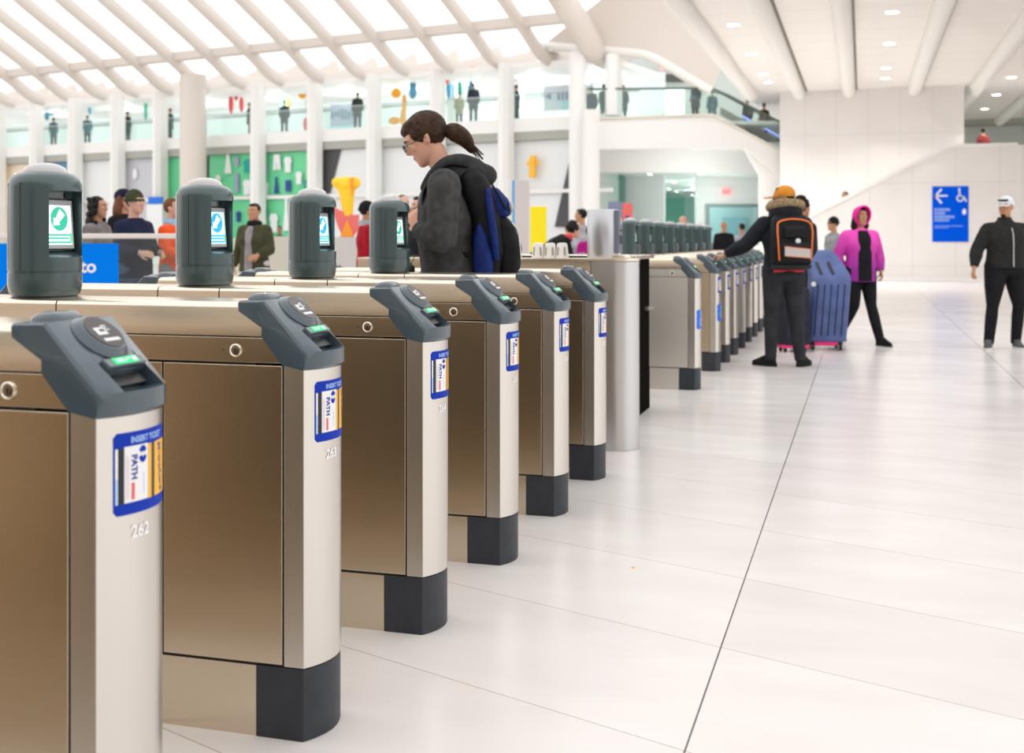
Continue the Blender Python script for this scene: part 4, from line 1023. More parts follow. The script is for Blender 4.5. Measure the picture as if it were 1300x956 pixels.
# odd things behind the gates
# orange and red paper figure
q = at(442, 300, 30); r = empty('paper_figure', (q.x, q.y, 0), TH); tag(r, 'tall orange, yellow and red paper figure on a grey block left of the second head', 'sculpture')
s_ = 30/F
FY = C_('figure_yellow', (0.97, 0.62, 0.02)); FO = C_('figure_orange', (0.92, 0.33, 0.02)); FR = C_('figure_red', (0.78, 0.16, 0.15)); FG = C_('figure_peach', (0.85, 0.62, 0.5))
def blob(b, px, py, w, h, mm=0, d=0.15): b.ell(((px-442)*s_, 0, EYE-(py-304)*s_), (w*s_, d, h*s_), 14, mm, rings=8)
b = MB(); blob(b, 440, 235, 15, 11); blob(b, 428, 232, 7, 7); blob(b, 451, 232, 7, 8); b.tube([(-2*s_, 0, EYE+(304-240)*s_), (0, 0, EYE+(304-274)*s_)], [11*s_, 6*s_], 12); b.build('yellow_head', FY, r)
b = MB(); b.tube([(6*s_, -.1, EYE+(304-226)*s_), (5*s_, -.12, EYE+(304-248)*s_)], [3.5*s_, 2*s_], 10); b.build('orange_stripe', FO, r)
b = MB(); b.prism([(-20*s_, EYE+(304-262)*s_), (-8*s_, EYE+(304-268)*s_), (8*s_, EYE+(304-273)*s_), (14*s_, EYE+(304-272)*s_), (13*s_, EYE+(304-292)*s_), (6*s_, EYE+(304-300)*s_), (-8*s_, EYE+(304-298)*s_), (-14*s_, EYE+(304-284)*s_)], -0.1, 0.1, 'y'); b.build('red_body', FR, r, bevel=0.02)
b = MB(); b.prism([(-10*s_, EYE+(304-301)*s_), (0, EYE+(304-278)*s_), (8*s_, EYE+(304-301)*s_)], -0.14, 0.14, 'y'); b.build('orange_skirt', FO, r, bevel=0.02)
MB().box(-24*s_, 16*s_, -0.4, 0.4, 0, EYE+(304-301)*s_).build('grey_block', C_('block_grey', (0.55, 0.52, 0.50)), r, bevel=0.01)
# counters and machines between
cbox('service_counter', 335, 392, 300, 350, 26, 0.9, C_('counter_beige', (0.55, 0.52, 0.44)), 'beige service counter under the green display, right of the olive-jacketed man', 'counter', floor=True)
cbox('service_counter', 392, 410, 297, 350, 24, 0.5, C_('counter_white', (0.78, 0.76, 0.72)), 'narrow white counter behind the third display pod', 'counter', floor=True)
cbox('low_counter', 296, 318, 302, 350, 22, 0.6, C_('counter_sand', (0.62, 0.58, 0.45)), 'sand coloured low counter behind the olive-jacketed man', 'counter', floor=True)
cbox('grey_counter', 528, 560, 300, 350, 20, 0.6, C_('counter_grey', (0.55, 0.53, 0.5)), 'grey counter behind the hooded man\'s hands', 'counter', floor=True)
o = cbox('poster_kiosk', 790, 803, 258, 330, 21, 0.2, C_('kiosk_red', (0.85, 0.16, 0.14)), 'red poster kiosk with a blue spot behind the control tower', 'kiosk', floor=True)
MB().box(0.06, 0.12, -0.01, 0.0, EYE-(280-304)/F*21, EYE-(274-304)/F*21).build('blue_spot', M['decal'], o, smooth=False)
MB().box(-0.24, 0.0, 0.0, 0.2, 0, EYE-(256-304)/F*21).build('blue_side', C_('kiosk_slate', (0.22, 0.26, 0.38)), o, smooth=False)

# unseen wall added behind the viewer to darken the gates; landing on the upper level at right
struct(MB().box(-40, 22, -9.3, -9.0, 0, 7.5).build('wall_added_behind', mat('added_wall_brown', (0.50, 0.42, 0.34), 0.6, noise=0.3, nscale=0.6), smooth=False))
q = W((1248-650)/F*44, 44, EYE+(304-163)/F*44-1.70)
struct(MB().box(q.x-2.0, q.x+12, q.y-0.8, q.y+3, q.z-0.2, q.z-0.002).build('floor_far_landing', M['marble'], smooth=False))
# ================================================================ people
def skin(nm, c): return mat('skin_'+nm, c, 0.5, bump=0.05, bscale=120, spec=0.3)
SK1 = skin('fair', (0.66, 0.36, 0.26)); SK2 = skin('tan', (0.50, 0.26, 0.15)); SK3 = skin('brown', (0.33, 0.16, 0.085))
def cloth(nm, c, noise=0.25, ns=9, r=0.85, bump=0.35, bs=14): return mat(nm, c, r, noise=noise, nscale=ns, bump=bump, bscale=bs, spec=0.2)
HB1 = cloth('hair_brown', (0.045, 0.022, 0.012), 0.5, 40, 0.55, 0.5, 60); HBK = cloth('hair_black', (0.010, 0.008, 0.007), 0.3, 40, 0.5, 0.4, 60); HAU = cloth('hair_auburn', (0.16, 0.06, 0.025), 0.4, 40, 0.55)
EYEW = mat('eye_white', (0.8, 0.78, 0.75), 0.3); EYED = mat('eye_dark', (0.02, 0.012, 0.01), 0.2); LIP = mat('lip', (0.45, 0.16, 0.13), 0.5)
SHOE = cloth('shoe_black', (0.012, 0.012, 0.013), 0.2); DENIM = cloth('trousers_charcoal', (0.028, 0.030, 0.036)); BLACKC = cloth('cloth_black', (0.010, 0.010, 0.012))

def head_geo(b, Mh, s, beard=False):
    """Mh maps head-local (x right, y forward, z up, origin mid head) to body space"""
    T0 = b.T; b.T = lambda p: Mh @ (p*s)
    b.ell((0, -0.014, 0.022), (0.073, 0.093, 0.088), 24, rings=14)
    rings = []
    for z, cy, rx, ry in [(-0.118, 0.058, 0.016, 0.016), (-0.112, 0.052, 0.027, 0.027), (-0.098, 0.042, 0.040, 0.043), (-0.075, 0.030, 0.052, 0.057), (-0.045, 0.020, 0.060, 0.067), (-0.010, 0.010, 0.064, 0.079), (0.012, 0.006, 0.067, 0.081), (0.045, 0.0, 0.069, 0.086), (0.075, -0.006, 0.060, 0.074)]:
        ring = []
        for k in range(24):
            a = 2*PI*k/24; x = rx*math.copysign(abs(math.cos(a))**0.85, math.cos(a)); y = ry*math.copysign(abs(math.sin(a))**0.85, math.sin(a))
            ring.append((x, cy+y, z))
        rings.append(ring)
    b.loft(rings)
    # nose, brow, cheeks, lips, chin, ears
    b.loft([[(0.006*math.cos(a), 0.086+0.010*math.sin(a), 0.022) for a in [2*PI*k/10 for k in range(10)]],
            [(0.009*math.cos(a), 0.094+0.013*math.sin(a), -0.002) for a in [2*PI*k/10 for k in range(10)]],
            [(0.014*math.cos(a), 0.099+0.016*math.sin(a), -0.020) for a in [2*PI*k/10 for k in range(10)]],
            [(0.016*math.cos(a), 0.095+0.018*math.sin(a), -0.031) for a in [2*PI*k/10 for k in range(10)]],
            [(0.008*math.cos(a), 0.088+0.008*math.sin(a), -0.038) for a in [2*PI*k/10 for k in range(10)]]])
    for sx_ in (-1, 1):
        b.tube([(sx_*0.008, 0.086, 0.024), (sx_*0.030, 0.084, 0.031), (sx_*0.050, 0.068, 0.026)], [0.007, 0.008, 0.006], 8)
        b.ell((sx_*0.040, 0.066, -0.018), (0.018, 0.016, 0.018), 10, rings=7)
        b.ell((sx_*0.0725, -0.006, -0.004), (0.007, 0.018, 0.031), 12, rings=8, R=Matrix.Rotation(sx_*0.35, 3, 'Z') @ Matrix.Rotation(-0.15, 3, 'X'))
        b.tube([(sx_*0.070, -0.014, 0.020), (sx_*0.080, -0.020, 0.012), (sx_*0.082, -0.020, -0.008), (sx_*0.072, -0.008, -0.030)], 0.0045, 6)
    b.ell((0, 0.084, -0.058), (0.022, 0.010, 0.005), 12, rings=6); b.ell((0, 0.081, -0.067), (0.019, 0.010, 0.006), 12, rings=6)
    b.ell((0, 0.074, -0.098), (0.018, 0.012, 0.013), 12, rings=6)
    b.T = T0

def hand_geo(b, wpos, d, n, side, s=1.0, curl=0.5, spread=0.0):
    """d: wrist->fingers, n: palm normal (direction the palm faces), side: thumb side vector sign"""
    d = Vector(d).normalized(); n = Vector(n); n = (n-d*n.dot(d)).normalized(); x = d.cross(n)*side; w = Vector(wpos)
    def P(a, c_, e): return w + (d*a + x*c_ + n*e)*s
    rings = []
    for a, hw, th in [(-0.01, 0.024, 0.017), (0.02, 0.030, 0.016), (0.05, 0.039, 0.015), (0.08, 0.041, 0.013), (0.092, 0.037, 0.011)]:
        rings.append([P(a, hw*math.cos(q), th*math.sin(q)) for q in [2*PI*k/12 for k in range(12)]])
    b.loft(rings)
    for i, (c0, L) in enumerate([(0.030, 0.070), (0.010, 0.080), (-0.010, 0.074), (-0.029, 0.058)]):
        pts = [P(0.080, c0, 0)]; a = 0.15+curl*0.35; pos = Vector((0.088, c0, 0)); pts.append(P(*pos))
        for f_, da in ((0.42, curl*0.9), (0.32, curl*0.9), (0.26, curl*0.6)):
            pos = pos + Vector((math.cos(a)*L*f_, spread*(0.5-i/3)*L*f_, math.sin(a)*L*f_)); pts.append(P(*pos)); a += da
        b.tube(pts, [0.0095*s, 0.0095*s, 0.0090*s, 0.0082*s, 0.0068*s], 8, round_ends=True)
    pts = [P(0.012, 0.022, 0.004), P(0.038, 0.044, 0.012), P(0.062, 0.052, 0.022+0.02*curl), P(0.084, 0.048, 0.030+0.03*curl)]
    b.tube(pts, [0.014*s, 0.0125*s, 0.0105*s, 0.008*s], 8, round_ends=True)

def RX(a): return Matrix.Rotation(a, 4, 'X')
def person(label, loc, rz, h=1.75, J=None, skinm=SK2, hair='short', hairm=HBK, top=None, topm=BLACKC, bottomm=DENIM, shoem=SHOE, hem=0.90, head=(0, 0, 0), lean=0.0, fat=1.0, vox=0.012, group=None, hands=True, cap=None, capm=None, extra=None, arms=True, curl=0.5, hood=None, legs=True, name='person', scarf=None, openm=None, sleeve_end=1.0, face=True, armr=1.0, openw=1.0):
    s = h/1.75; root = empty(name, loc, rz); tag(root, label, 'person', group)
    D = dict(pel=(0, 0, 0.95), chest=(0, 0.0, 1.28), neck=(0, -0.012, 1.475), headc=(0, 0.012, 1.635),
             shL=(-0.172, -0.01, 1.385), elL=(-0.225, -0.03, 1.12), wrL=(-0.235, 0.06, 0.89), shR=(0.172, -0.01, 1.385), elR=(0.225, -0.03, 1.12), wrR=(0.235, 0.06, 0.89),
             hipL=(-0.095, 0, 0.93), knL=(-0.105, 0.02, 0.50), anL=(-0.11, -0.02, 0.085), hipR=(0.095, 0, 0.93), knR=(0.105, 0.02, 0.50), anR=(0.11, -0.02, 0.085), toeL=(-0.03, 1), toeR=(0.03, 1),
             palmL=(0.6, 0, -0.3), palmR=(-0.6, 0, -0.3))
    fixed = set()
    if J: D.update(J); fixed = set(J)
    def ln(p):
        p = Vector(p); k = max(0, p.z-0.95); return Vector((p.x, p.y*math.cos(lean)+k*math.sin(lean), p.z if k == 0 else 0.95+k*math.cos(lean)-p.y*math.sin(lean)*0))
    for k in ('chest', 'neck', 'headc', 'shL', 'shR', 'elL', 'elR', 'wrL', 'wrR'):
        if k not in fixed or k in ('chest', 'neck', 'headc', 'shL', 'shR'): D[k] = ln(D[k])
    V = {k: Vector(v)*s for k, v in D.items() if len(v) == 3 and not k.startswith('palm')}
    yaw, pitch, roll = head
    Mh = Matrix.Translation(V['headc']) @ Euler((-pitch, roll, yaw), 'YXZ').to_matrix().to_4x4() if False else Matrix.Translation(V['headc']) @ Matrix.Rotation(yaw, 4, 'Z') @ Matrix.Rotation(-pitch, 4, 'X') @ Matrix.Rotation(roll, 4, 'Y')
    def torso(b, g=0.0, z0=None, bulk=1.0, upto=1.0):
        pel, ch, nk = V['pel'], V['chest'], V['neck']; sp_ = crom([pel, pel.lerp(ch, 0.55)+Vector((0, 0.008, 0)), ch, nk], 4)
        prof_ = [(0.165, 0.115), (0.163, 0.118), (0.155, 0.115), (0.150, 0.112), (0.148, 0.112), (0.155, 0.115), (0.165, 0.120), (0.175, 0.122), (0.183, 0.120), (0.180, 0.108), (0.150, 0.090), (0.095, 0.075), (0.058, 0.060)]
        rings = []
        for i, q in enumerate(sp_):
            rx, ry = prof_[min(i, 12)]; rx = (rx*fat+g)*s*bulk; ry = (ry*fat+g)*s*bulk
            a = sp_[max(0, i-1)]; c2 = sp_[min(len(sp_)-1, i+1)]; t = (c2-a).normalized(); yv = Vector((1, 0, 0)).cross(t)*-1; yv = t.cross(Vector((1, 0, 0))).normalized()
            rings.append([q + Vector((1, 0, 0))*rx*math.copysign(abs(math.cos(w))**0.8, math.cos(w)) + yv*ry*math.sin(w) for w in [2*PI*k/24 for k in range(24)]])
        if z0 is not None:
            q = pel.copy(); q.z = z0*s; rx = (0.17*fat+g+0.006)*s*bulk; ry = (0.125*fat+g+0.006)*s*bulk
            rings.insert(0, [q+Vector((rx*math.cos(w), ry*math.sin(w), 0)) for w in [2*PI*k/24 for k in range(24)]])
        b.loft(rings)
        for sd in ('L', 'R'):
            b.tube([V['chest'].lerp(V['neck'], 0.55), V['sh'+sd]], [(0.070+g)*s, (0.052*armr+g)*s], 12, round_ends=True)
    def arm(b, sd, g=0.0, end=1.0):
        a, e, w = V['sh'+sd], V['el'+sd], V['wr'+sd]
        b.tube([a, a.lerp(e, 0.5), e], [(0.052*armr+g)*s, (0.049*armr+g)*s, (0.042*armr+g)*s], 12, round_ends=True)
        w2 = e.lerp(w, end)
        b.tube([e, e.lerp(w2, 0.35), w2], [(0.042*armr+g)*s, (0.043*armr+g)*s, (0.028+g*0.9)*s], 12, round_ends=(g == 0))
    def leg(b, sd, g=0.0, end=1.0):
        a, e, w = V['hip'+sd], V['kn'+sd], V['an'+sd]; w2 = e.lerp(w, end)
        b.tube([a+Vector((0, 0, 0.03)), a.lerp(e, 0.5), e], [(0.092*fat+g)*s, (0.074*fat+g)*s, (0.056+g)*s], 14, round_ends=True)
        b.tube([e, e.lerp(w2, 0.35), w2], [(0.055+g)*s, (0.056+g)*s, (0.033+g*1.7)*s], 12, round_ends=(g == 0))
    # body
    b = MB(); head_geo(b, Mh, s)
    b.tube([V['neck']-Vector((0, 0, 0.05))*s, V['neck'], Mh @ Vector((0, -0.02, -0.06))*1.0], [0.062*s, 0.055*s, 0.052*s], 14)
    torso(b)
    for sd in 'LR':
        arm(b, sd)
        if legs:
            leg(b, sd); an = V['an'+sd]; td = Vector((*D['toe'+sd], 0)).normalized()
            b.tube([an-td*0.03*s+Vector((0, 0, -0.045))*s, an+td*0.06*s+Vector((0, 0, -0.05))*s, an+td*0.14*s+Vector((0, 0, -0.06))*s], [0.03*s, 0.03*s, 0.02*s], 10, round_ends=True)
        if hands:
            d = V['wr'+sd]-V['el'+sd]
            if 'hd'+sd in D: d = Vector(D['hd'+sd])
            hand_geo(b, V['wr'+sd], d, D['palm'+sd], (1 if sd == 'L' else -1), s*0.95, curl)
    body = b.build('body', skinm, root, vox=min(vox, 0.0065) if hands else vox, sm=2)
    # face bits
    if face:
        for sx_ in (-1, 1):
            b = MB(lambda p: Mh @ (p*s)); b.ell((sx_*0.031, 0.0765, 0.006), (0.0115, 0.0115, 0.0085), 10, 0, rings=7); b.ell((sx_*0.031, 0.0850, 0.006), (0.005, 0.0045, 0.005), 8, 1, rings=6)
            b.build('eye', [EYEW, EYED], root)
            b = MB(lambda p: Mh @ (p*s)); b.tube([(sx_*0.016, 0.0935, 0.026), (sx_*0.032, 0.0925, 0.032), (sx_*0.048, 0.078, 0.027)], [0.003, 0.0035, 0.002], 6); b.build('eyebrow', hairm, root)
        b = MB(lambda p: Mh @ (p*s)); b.ell((0, 0.0865, -0.0585), (0.020, 0.008, 0.0035), 10, rings=5); b.ell((0, 0.0845, -0.0665), (0.017, 0.008, 0.004), 10, rings=5); b.build('lips', LIP, root)
    # hair
    H = MB(lambda p: Mh @ (p*s))
    if hair == 'short': H.ell((0, -0.024, 0.030), (0.078, 0.095, 0.092), 20, rings=12); H.ell((0, 0.03, 0.088), (0.055, 0.045, 0.026), 14, rings=8)
    elif hair == 'buzz': H.ell((0, -0.020, 0.026), (0.0755, 0.094, 0.088), 20, rings=12)
    elif hair == 'curly':
        rr = random.Random(5)
        H.ell((0, -0.026, 0.036), (0.090, 0.100, 0.10), 18, rings=10)
        for i in range(46):
            a = rr.uniform(0, 2*PI); e = rr.uniform(-0.2, 1.5); H.ell((0.088*math.cos(a)*math.cos(e), -0.03+0.095*math.sin(a)*math.cos(e), 0.04+0.098*math.sin(e)), (0.022,)*3, 7, rings=5)
    elif hair == 'longcurly':
        rr = random.Random(8)
        H.ell((0, -0.030, 0.030), (0.092, 0.100, 0.100), 18, rings=10)
        for i in range(90):
            a = rr.uniform(0.85*PI, 2.15*PI); z = rr.uniform(-0.24, 0.10); r_ = 0.085+0.035*max(0, -z)*3
            H.ell((r_*math.cos(a), -0.025+r_*math.sin(a), z), (0.026,)*3, 7, rings=5)
    elif hair == 'long':
        H.ell((0, -0.026, 0.030), (0.084, 0.100, 0.096), 18, rings=10)
        for sx_ in (-1, 1): H.tube([(sx_*0.066, -0.01, 0.03), (sx_*0.080, -0.015, -0.05), (sx_*0.085, -0.02, -0.13), (sx_*0.075, -0.01, -0.21)], [0.03, 0.038, 0.042, 0.02], 10, round_ends=True)
        H.tube([(0, -0.07, 0.0), (0, -0.085, -0.10), (0, -0.09, -0.20), (0, -0.08, -0.28)], [0.06, 0.075, 0.07, 0.03], 12, round_ends=True, flat=(1.1, 0.7))
    elif hair == 'bald': H = None
    if H and H.v: H.build('hair', hairm, root, vox=max(0.007, vox*0.7), sm=1)
    if cap == 'cap':
        b = MB(lambda p: Mh @ (p*s)); rr = []
        for i in range(9):
            a = PI/2*i/8; rr.append([((0.086*math.cos(a)+0.002)*math.cos(2*PI*k/24), -0.018+(0.106*math.cos(a)+0.002)*math.sin(2*PI*k/24), 0.038+0.092*math.sin(a)) for k in range(24)])
        rr.insert(0, [(x*1.0, y if y > 0 else y*1.0, z-0.020 if y < 0.02 else z-0.004) for x, y, z in rr[0]])
        b.loft(rr); c_ = b.build('cap', capm, root)
        b = MB(lambda p: Mh @ (p*s)); o0 = []
        for k in range(13):
            a = PI*k/12; x = math.cos(a)
            o0.append((0.072*x, 0.052+0.02*(1-abs(x))+0.118*math.sin(a)**0.8, 0.034-0.012*x*x*0-0.018*abs(x)**2-0.026*math.sin(a)))
        b.add([q for q in o0]+[(x, y-0.004, z+0.014) for x, y, z in o0], [tuple(range(13)), tuple(range(25, 12, -1))]+[(i, i+1, i+14, i+13) for i in range(12)]+[(12, 0, 13, 25)])
        b.build('cap_brim', capm, c_, smooth=False)
    elif cap == 'beanie':
        b = MB(lambda p: Mh @ (p*s)); rr = []
        for i in range(9):
            a = PI/2*i/8; rr.append([((0.085*math.cos(a)+0.001)*math.cos(2*PI*k/24), -0.018+(0.103*math.cos(a)+0.001)*math.sin(2*PI*k/24), 0.035+0.105*math.sin(a)) for k in range(24)])
        rr.insert(0, [(x*1.06, (y+0.018)*1.05-0.018, z-0.030) for x, y, z in rr[0]]); rr.insert(1, [(x*1.07, (y+0.018)*1.06-0.018, z+0.026) for x, y, z in rr[0]])
        b.loft(rr); b.build('beanie', capm, root)
    # clothes
    g = 0.018
    b = MB(); torso(b, g, hem)
    if arms:
        for sd in 'LR': arm(b, sd, g, sleeve_end*0.96)
    if top == 'collar' or top == 'puffer':
        b.tube([V['neck']-Vector((0, 0, 0.04))*s, V['neck']+Vector((0, 0.0, 0.045))*s], [0.088*s, 0.078*s], 18)
    if top == 'puffer':
        for i in range(6):
            q = V['pel'].lerp(V['neck'], 0.0+i*0.15); q.z = max(q.z, hem*s+0.03); r_ = (0.178*fat+g)*s
            if q.z < V['neck'].z-0.1: b.loft([[q+Vector((r_*f_*math.cos(w), r_*f_*0.74*math.sin(w), dz)) for w in [2*PI*k/24 for k in range(24)]] for f_, dz in ((0.97, -0.05), (1.05, -0.02), (1.05, 0.02), (0.97, 0.05))])
    if top == 'hoodback':
        b.tube([V['neck']+Vector((-0.10, -0.01, -0.02))*s, V['neck']+Vector((-0.07, -0.09, 0.0))*s, V['neck']+Vector((0.07, -0.09, 0.0))*s, V['neck']+Vector((0.10, -0.01, -0.02))*s], 0.045*s, 12, round_ends=True)
    jk = b.build('jacket', topm, root, vox=vox, sm=2)
    if openm:       # shirt showing at an open front
        b = MB(); c_ = V['chest']; nk = V['neck']; dp = (0.122*fat+g)*s
        b.loft([[Vector((q.x+x*w_*s*openw, q.y+dp*k_+dy, q.z)) for x, dy in ((-1, -0.012), (-0.6, 0.004), (0, 0.008), (0.6, 0.004), (1, -0.012), (0.6, -0.03), (-0.6, -0.03))] for q, w_, k_ in ((nk+Vector((0, 0.0, -0.02)), 0.045, 0.62), (c_.lerp(nk, 0.5), 0.055, 0.92), (c_, 0.06, 1.0), (c_.lerp(V['pel'], 0.5), 0.06, 1.0), (V['pel']+Vector((0, 0, (hem-0.95)*s+0.01)), 0.06, 1.05))])
        b.build('shirt', openm, root, ang=60)
    if hood:        # raised hood
        b = MB(lambda p: Mh @ (p*s)); N = 22
        prof_ = []
        for i in range(9):
            f_ = i/8; y = 0.072-0.20*f_; r_ = (0.128*math.sqrt(max(0.0, 1-(max(0, f_-0.15)/0.86)**2)))
            prof_.append([(r_*0.86*math.cos(2*PI*k/N), y+0.03*math.sin(2*PI*k/N)*(1-f_), 0.006+r_*1.04*math.sin(2*PI*k/N)) for k in range(N)])
        inner = [[(x*0.86, y+0.004, z*0.88) for x, y, z in prof_[0]], [(x*0.84, y-0.09, z*0.86) for x, y, z in prof_[0]]]
        V0 = inner[1:]+inner[:1]+prof_
        b.loft(V0, caps=False); b.add(prof_[-1], [tuple(range(N))])
        b.build('hood', hood, root, ang=80)
    if scarf:
        b = MB(); nk = V['neck']; b.lathe([(0.06*s, -0.05*s), (0.10*s, -0.04*s), (0.105*s, 0.0), (0.085*s, 0.035*s), (0.05*s, 0.04*s)], nk+Vector((0, 0.01, 0.01)), 20); b.build('scarf', scarf, root)
    if legs:
        b = MB()
        b.loft([[Vector((V['pel'].x+rx*s*math.cos(w), V['pel'].y+ry*s*math.sin(w), z*s)) for w in [2*PI*k/20 for k in range(20)]] for z, rx, ry in ((0.84, 0.10, 0.10), (0.88, 0.160*fat, 0.118*fat), (0.98, 0.165*fat, 0.122*fat), (1.03, 0.155*fat, 0.118*fat))])
        for sd in 'LR': leg(b, sd, 0.014, 1.07)
        b.build('trousers', bottomm, root, vox=vox, sm=2)
        for sd in 'LR':
            an = V['an'+sd]; td = Vector((*D['toe'+sd], 0)).normalized(); lt = Vector((td.y, -td.x, 0)); base = Vector((an.x, an.y, an.z-0.085*s)); b = MB()
            def foot(sc_, z): return [base+(td*(0.075+0.145*math.cos(w)*sc_)+lt*(0.048+0.004*math.cos(w))*math.sin(w)*sc_)*s+Vector((0, 0, z*s)) for w in [2*PI*k/20 for k in range(20)]]
            b.loft([foot(1.0, 0.0), foot(1.03, 0.008), foot(1.02, 0.028)], m=1)
            b.loft([foot(0.99, 0.026), foot(0.98, 0.045), [base+(td*(0.045+0.115*math.cos(w)*0.85)+lt*0.042*math.sin(w)*0.9)*s+Vector((0, 0, 0.075*s)) for w in [2*PI*k/20 for k in range(20)]], [base+(td*(0.0+0.055*math.cos(w))+lt*0.045*math.sin(w))*s+Vector((0, 0, 0.115*s)) for w in [2*PI*k/20 for k in range(20)]]])
            b.build('shoe', [shoem, shoem if not isinstance(shoem, list) else shoem[1]] if not isinstance(shoem, list) else shoem, root, ang=50)
    if extra: extra(root, V, s, Mh)
    return root

def floor_at(px, zc): return W((px-650)/F*zc, zc, 0)
FACE = {'left': TH+PI/2, 'right': TH-PI/2, 'away': TH, 'cam': TH+PI}

# ---------------------------------------------------------------- main man : grey hoodie, ponytail, glasses
mz = 5.97; mp_ = floor_at(572, mz)
HOOD = cloth('hoodie_grey', (0.060, 0.060, 0.061), 0.28, 22, 0.9, 0.35, 16); HOODD = cloth('hoodie_dark', (0.040, 0.041, 0.043), 0.25, 22)
def main_extra(root, V, s, Mh):
    T = lambda p: Mh @ (p*s)
    # pulled-back hair with ponytail
    b = MB(T)
    b.ell((0, -0.024, 0.036), (0.084, 0.107, 0.097), 26, rings=16); b.ell((0, 0.045, 0.072), (0.058, 0.046, 0.034), 16, rings=9)
    b.ell((0, 0.018, 0.085), (0.062, 0.062, 0.036), 18, rings=9)
    for sx_ in (-1, 1): b.ell((sx_*0.060, 0.022, 0.034), (0.018, 0.034, 0.036), 12, rings=8)
    hr = b.build('hair', HB1, root, vox=0.006, sm=2)
    P0 = Mh @ (Vector((0, -0.108, -0.014))*s); O = lambda x, y, z: P0+Vector((x, y, z))
    b = MB()
    b.tube(crom([O(0, 0.01, 0), O(0, -0.035, -0.003), O(0.0, -0.078, -0.025), O(0.004, -0.112, -0.062), O(0.0, -0.135, -0.110)], 4), [0.020, 0.029, 0.037, 0.043, 0.047, 0.049, 0.048, 0.047, 0.046, 0.044, 0.041, 0.038, 0.034, 0.029, 0.023, 0.016, 0.008], 12)
    rr = random.Random(11)
    for i in range(18):
        a = rr.uniform(-0.022, 0.022); c_ = rr.uniform(-0.024, 0.024); e = rr.uniform(0.0, 0.055)
        b.tube(crom([O(a*0.5, -0.01, c_*0.5), O(a*1.2, -0.06, -0.01+c_*1.9), O(a*1.5, -0.110+c_, -0.055+c_*1.8), O(a, -0.140-e, -0.108-e*0.7+c_*1.0)], 3), 0.0026, 5)
    b.build('ponytail', HB1, hr)
    b = MB(T); b.tube([(0, -0.104, -0.014), (0, -0.118, -0.018)], [0.027, 0.027], 14); b.build('hair_tie', mat('tie_white', (0.7, 0.68, 0.66), 0.5), hr)
    # side strands pulled back over the ear
    # glasses
    gm = mat('glasses_black', (0.01, 0.01, 0.012), 0.25)
    b = MB(T)
    for sx_ in (-1, 1):
        c = Vector((sx_*0.033, 0.108, 0.002)); ring = [c+Vector((0.024*math.copysign(abs(math.cos(w))**0.7, math.cos(w)), -abs(sx_)*0.004*math.cos(w)*sx_, 0.017*math.copysign(abs(math.sin(w))**0.7, math.sin(w)))) for w in [2*PI*k/20 for k in range(21)]]
        b.tube(ring, 0.0026, 6)
        b.tube([(sx_*0.057, 0.104, 0.008), (sx_*0.074, 0.060, 0.006), (sx_*0.079, 0.0, 0.004), (sx_*0.076, -0.022, -0.014)], 0.0022, 6)
    b.tube([(-0.010, 0.109, 0.006), (0, 0.112, 0.009), (0.010, 0.109, 0.006)], 0.0022, 6)
    gl = b.build('glasses', gm, root)
    b = MB(T)
    for sx_ in (-1, 1): b.ell((sx_*0.033, 0.107, 0.002), (0.022, 0.001, 0.015), 14, rings=6)
    b.build('lens', M['glass'], gl)
    # hood lying on the shoulders
    nk = V['neck']; b = MB()
    ring = []
    for k in range(13):
        w = PI*0.5-PI*1.0+2*PI*k/12
    pts = [nk+Vector(q) for q in [(-0.045, 0.100, -0.075), (-0.092, 0.055, -0.012), (-0.105, -0.01, 0.045), (-0.092, -0.085, 0.060), (-0.05, -0.150, 0.040), (0.0, -0.17, 0.030), (0.05, -0.150, 0.040), (0.092, -0.085, 0.060), (0.105, -0.01, 0.045), (0.092, 0.055, -0.012), (0.045, 0.100, -0.075)]]
    b.tube(crom(pts, 3), [0.022+0.018*math.sin(PI*i/30) for i in range(31)], 12, round_ends=True)
    b.tube(crom([nk+Vector(q) for q in [(-0.08, -0.05, 0.0), (-0.055, -0.16, 0.005), (0, -0.215, -0.010), (0.055, -0.16, 0.005), (0.08, -0.05, 0.0)]], 3), [0.045, 0.050, 0.053, 0.055, 0.055, 0.055, 0.055, 0.055, 0.055, 0.055, 0.053, 0.050, 0.045], 12, round_ends=True)
    b.build('hood', HOODD, root, vox=0.009, sm=4)
    b = MB()
    for sx_ in (-1, 1): b.tube(crom([nk+Vector((sx_*0.035, 0.10, -0.07)), nk+Vector((sx_*0.04, 0.125, -0.12)), nk+Vector((sx_*0.042, 0.135, -0.20))], 3), 0.0035, 6)
    b.build('drawstring', mat('string_grey', (0.35, 0.35, 0.36), 0.7), root)
    # cuffs
    for sd in 'LR':
        e, w_ = V['el'+sd], V['wr'+sd]; b = MB(); b.tube([e.lerp(w_, 0.86), e.lerp(w_, 0.90), e.lerp(w_, 1.02)], [0.050, 0.047, 0.042], 14); b.build('cuff', HOODD, root)
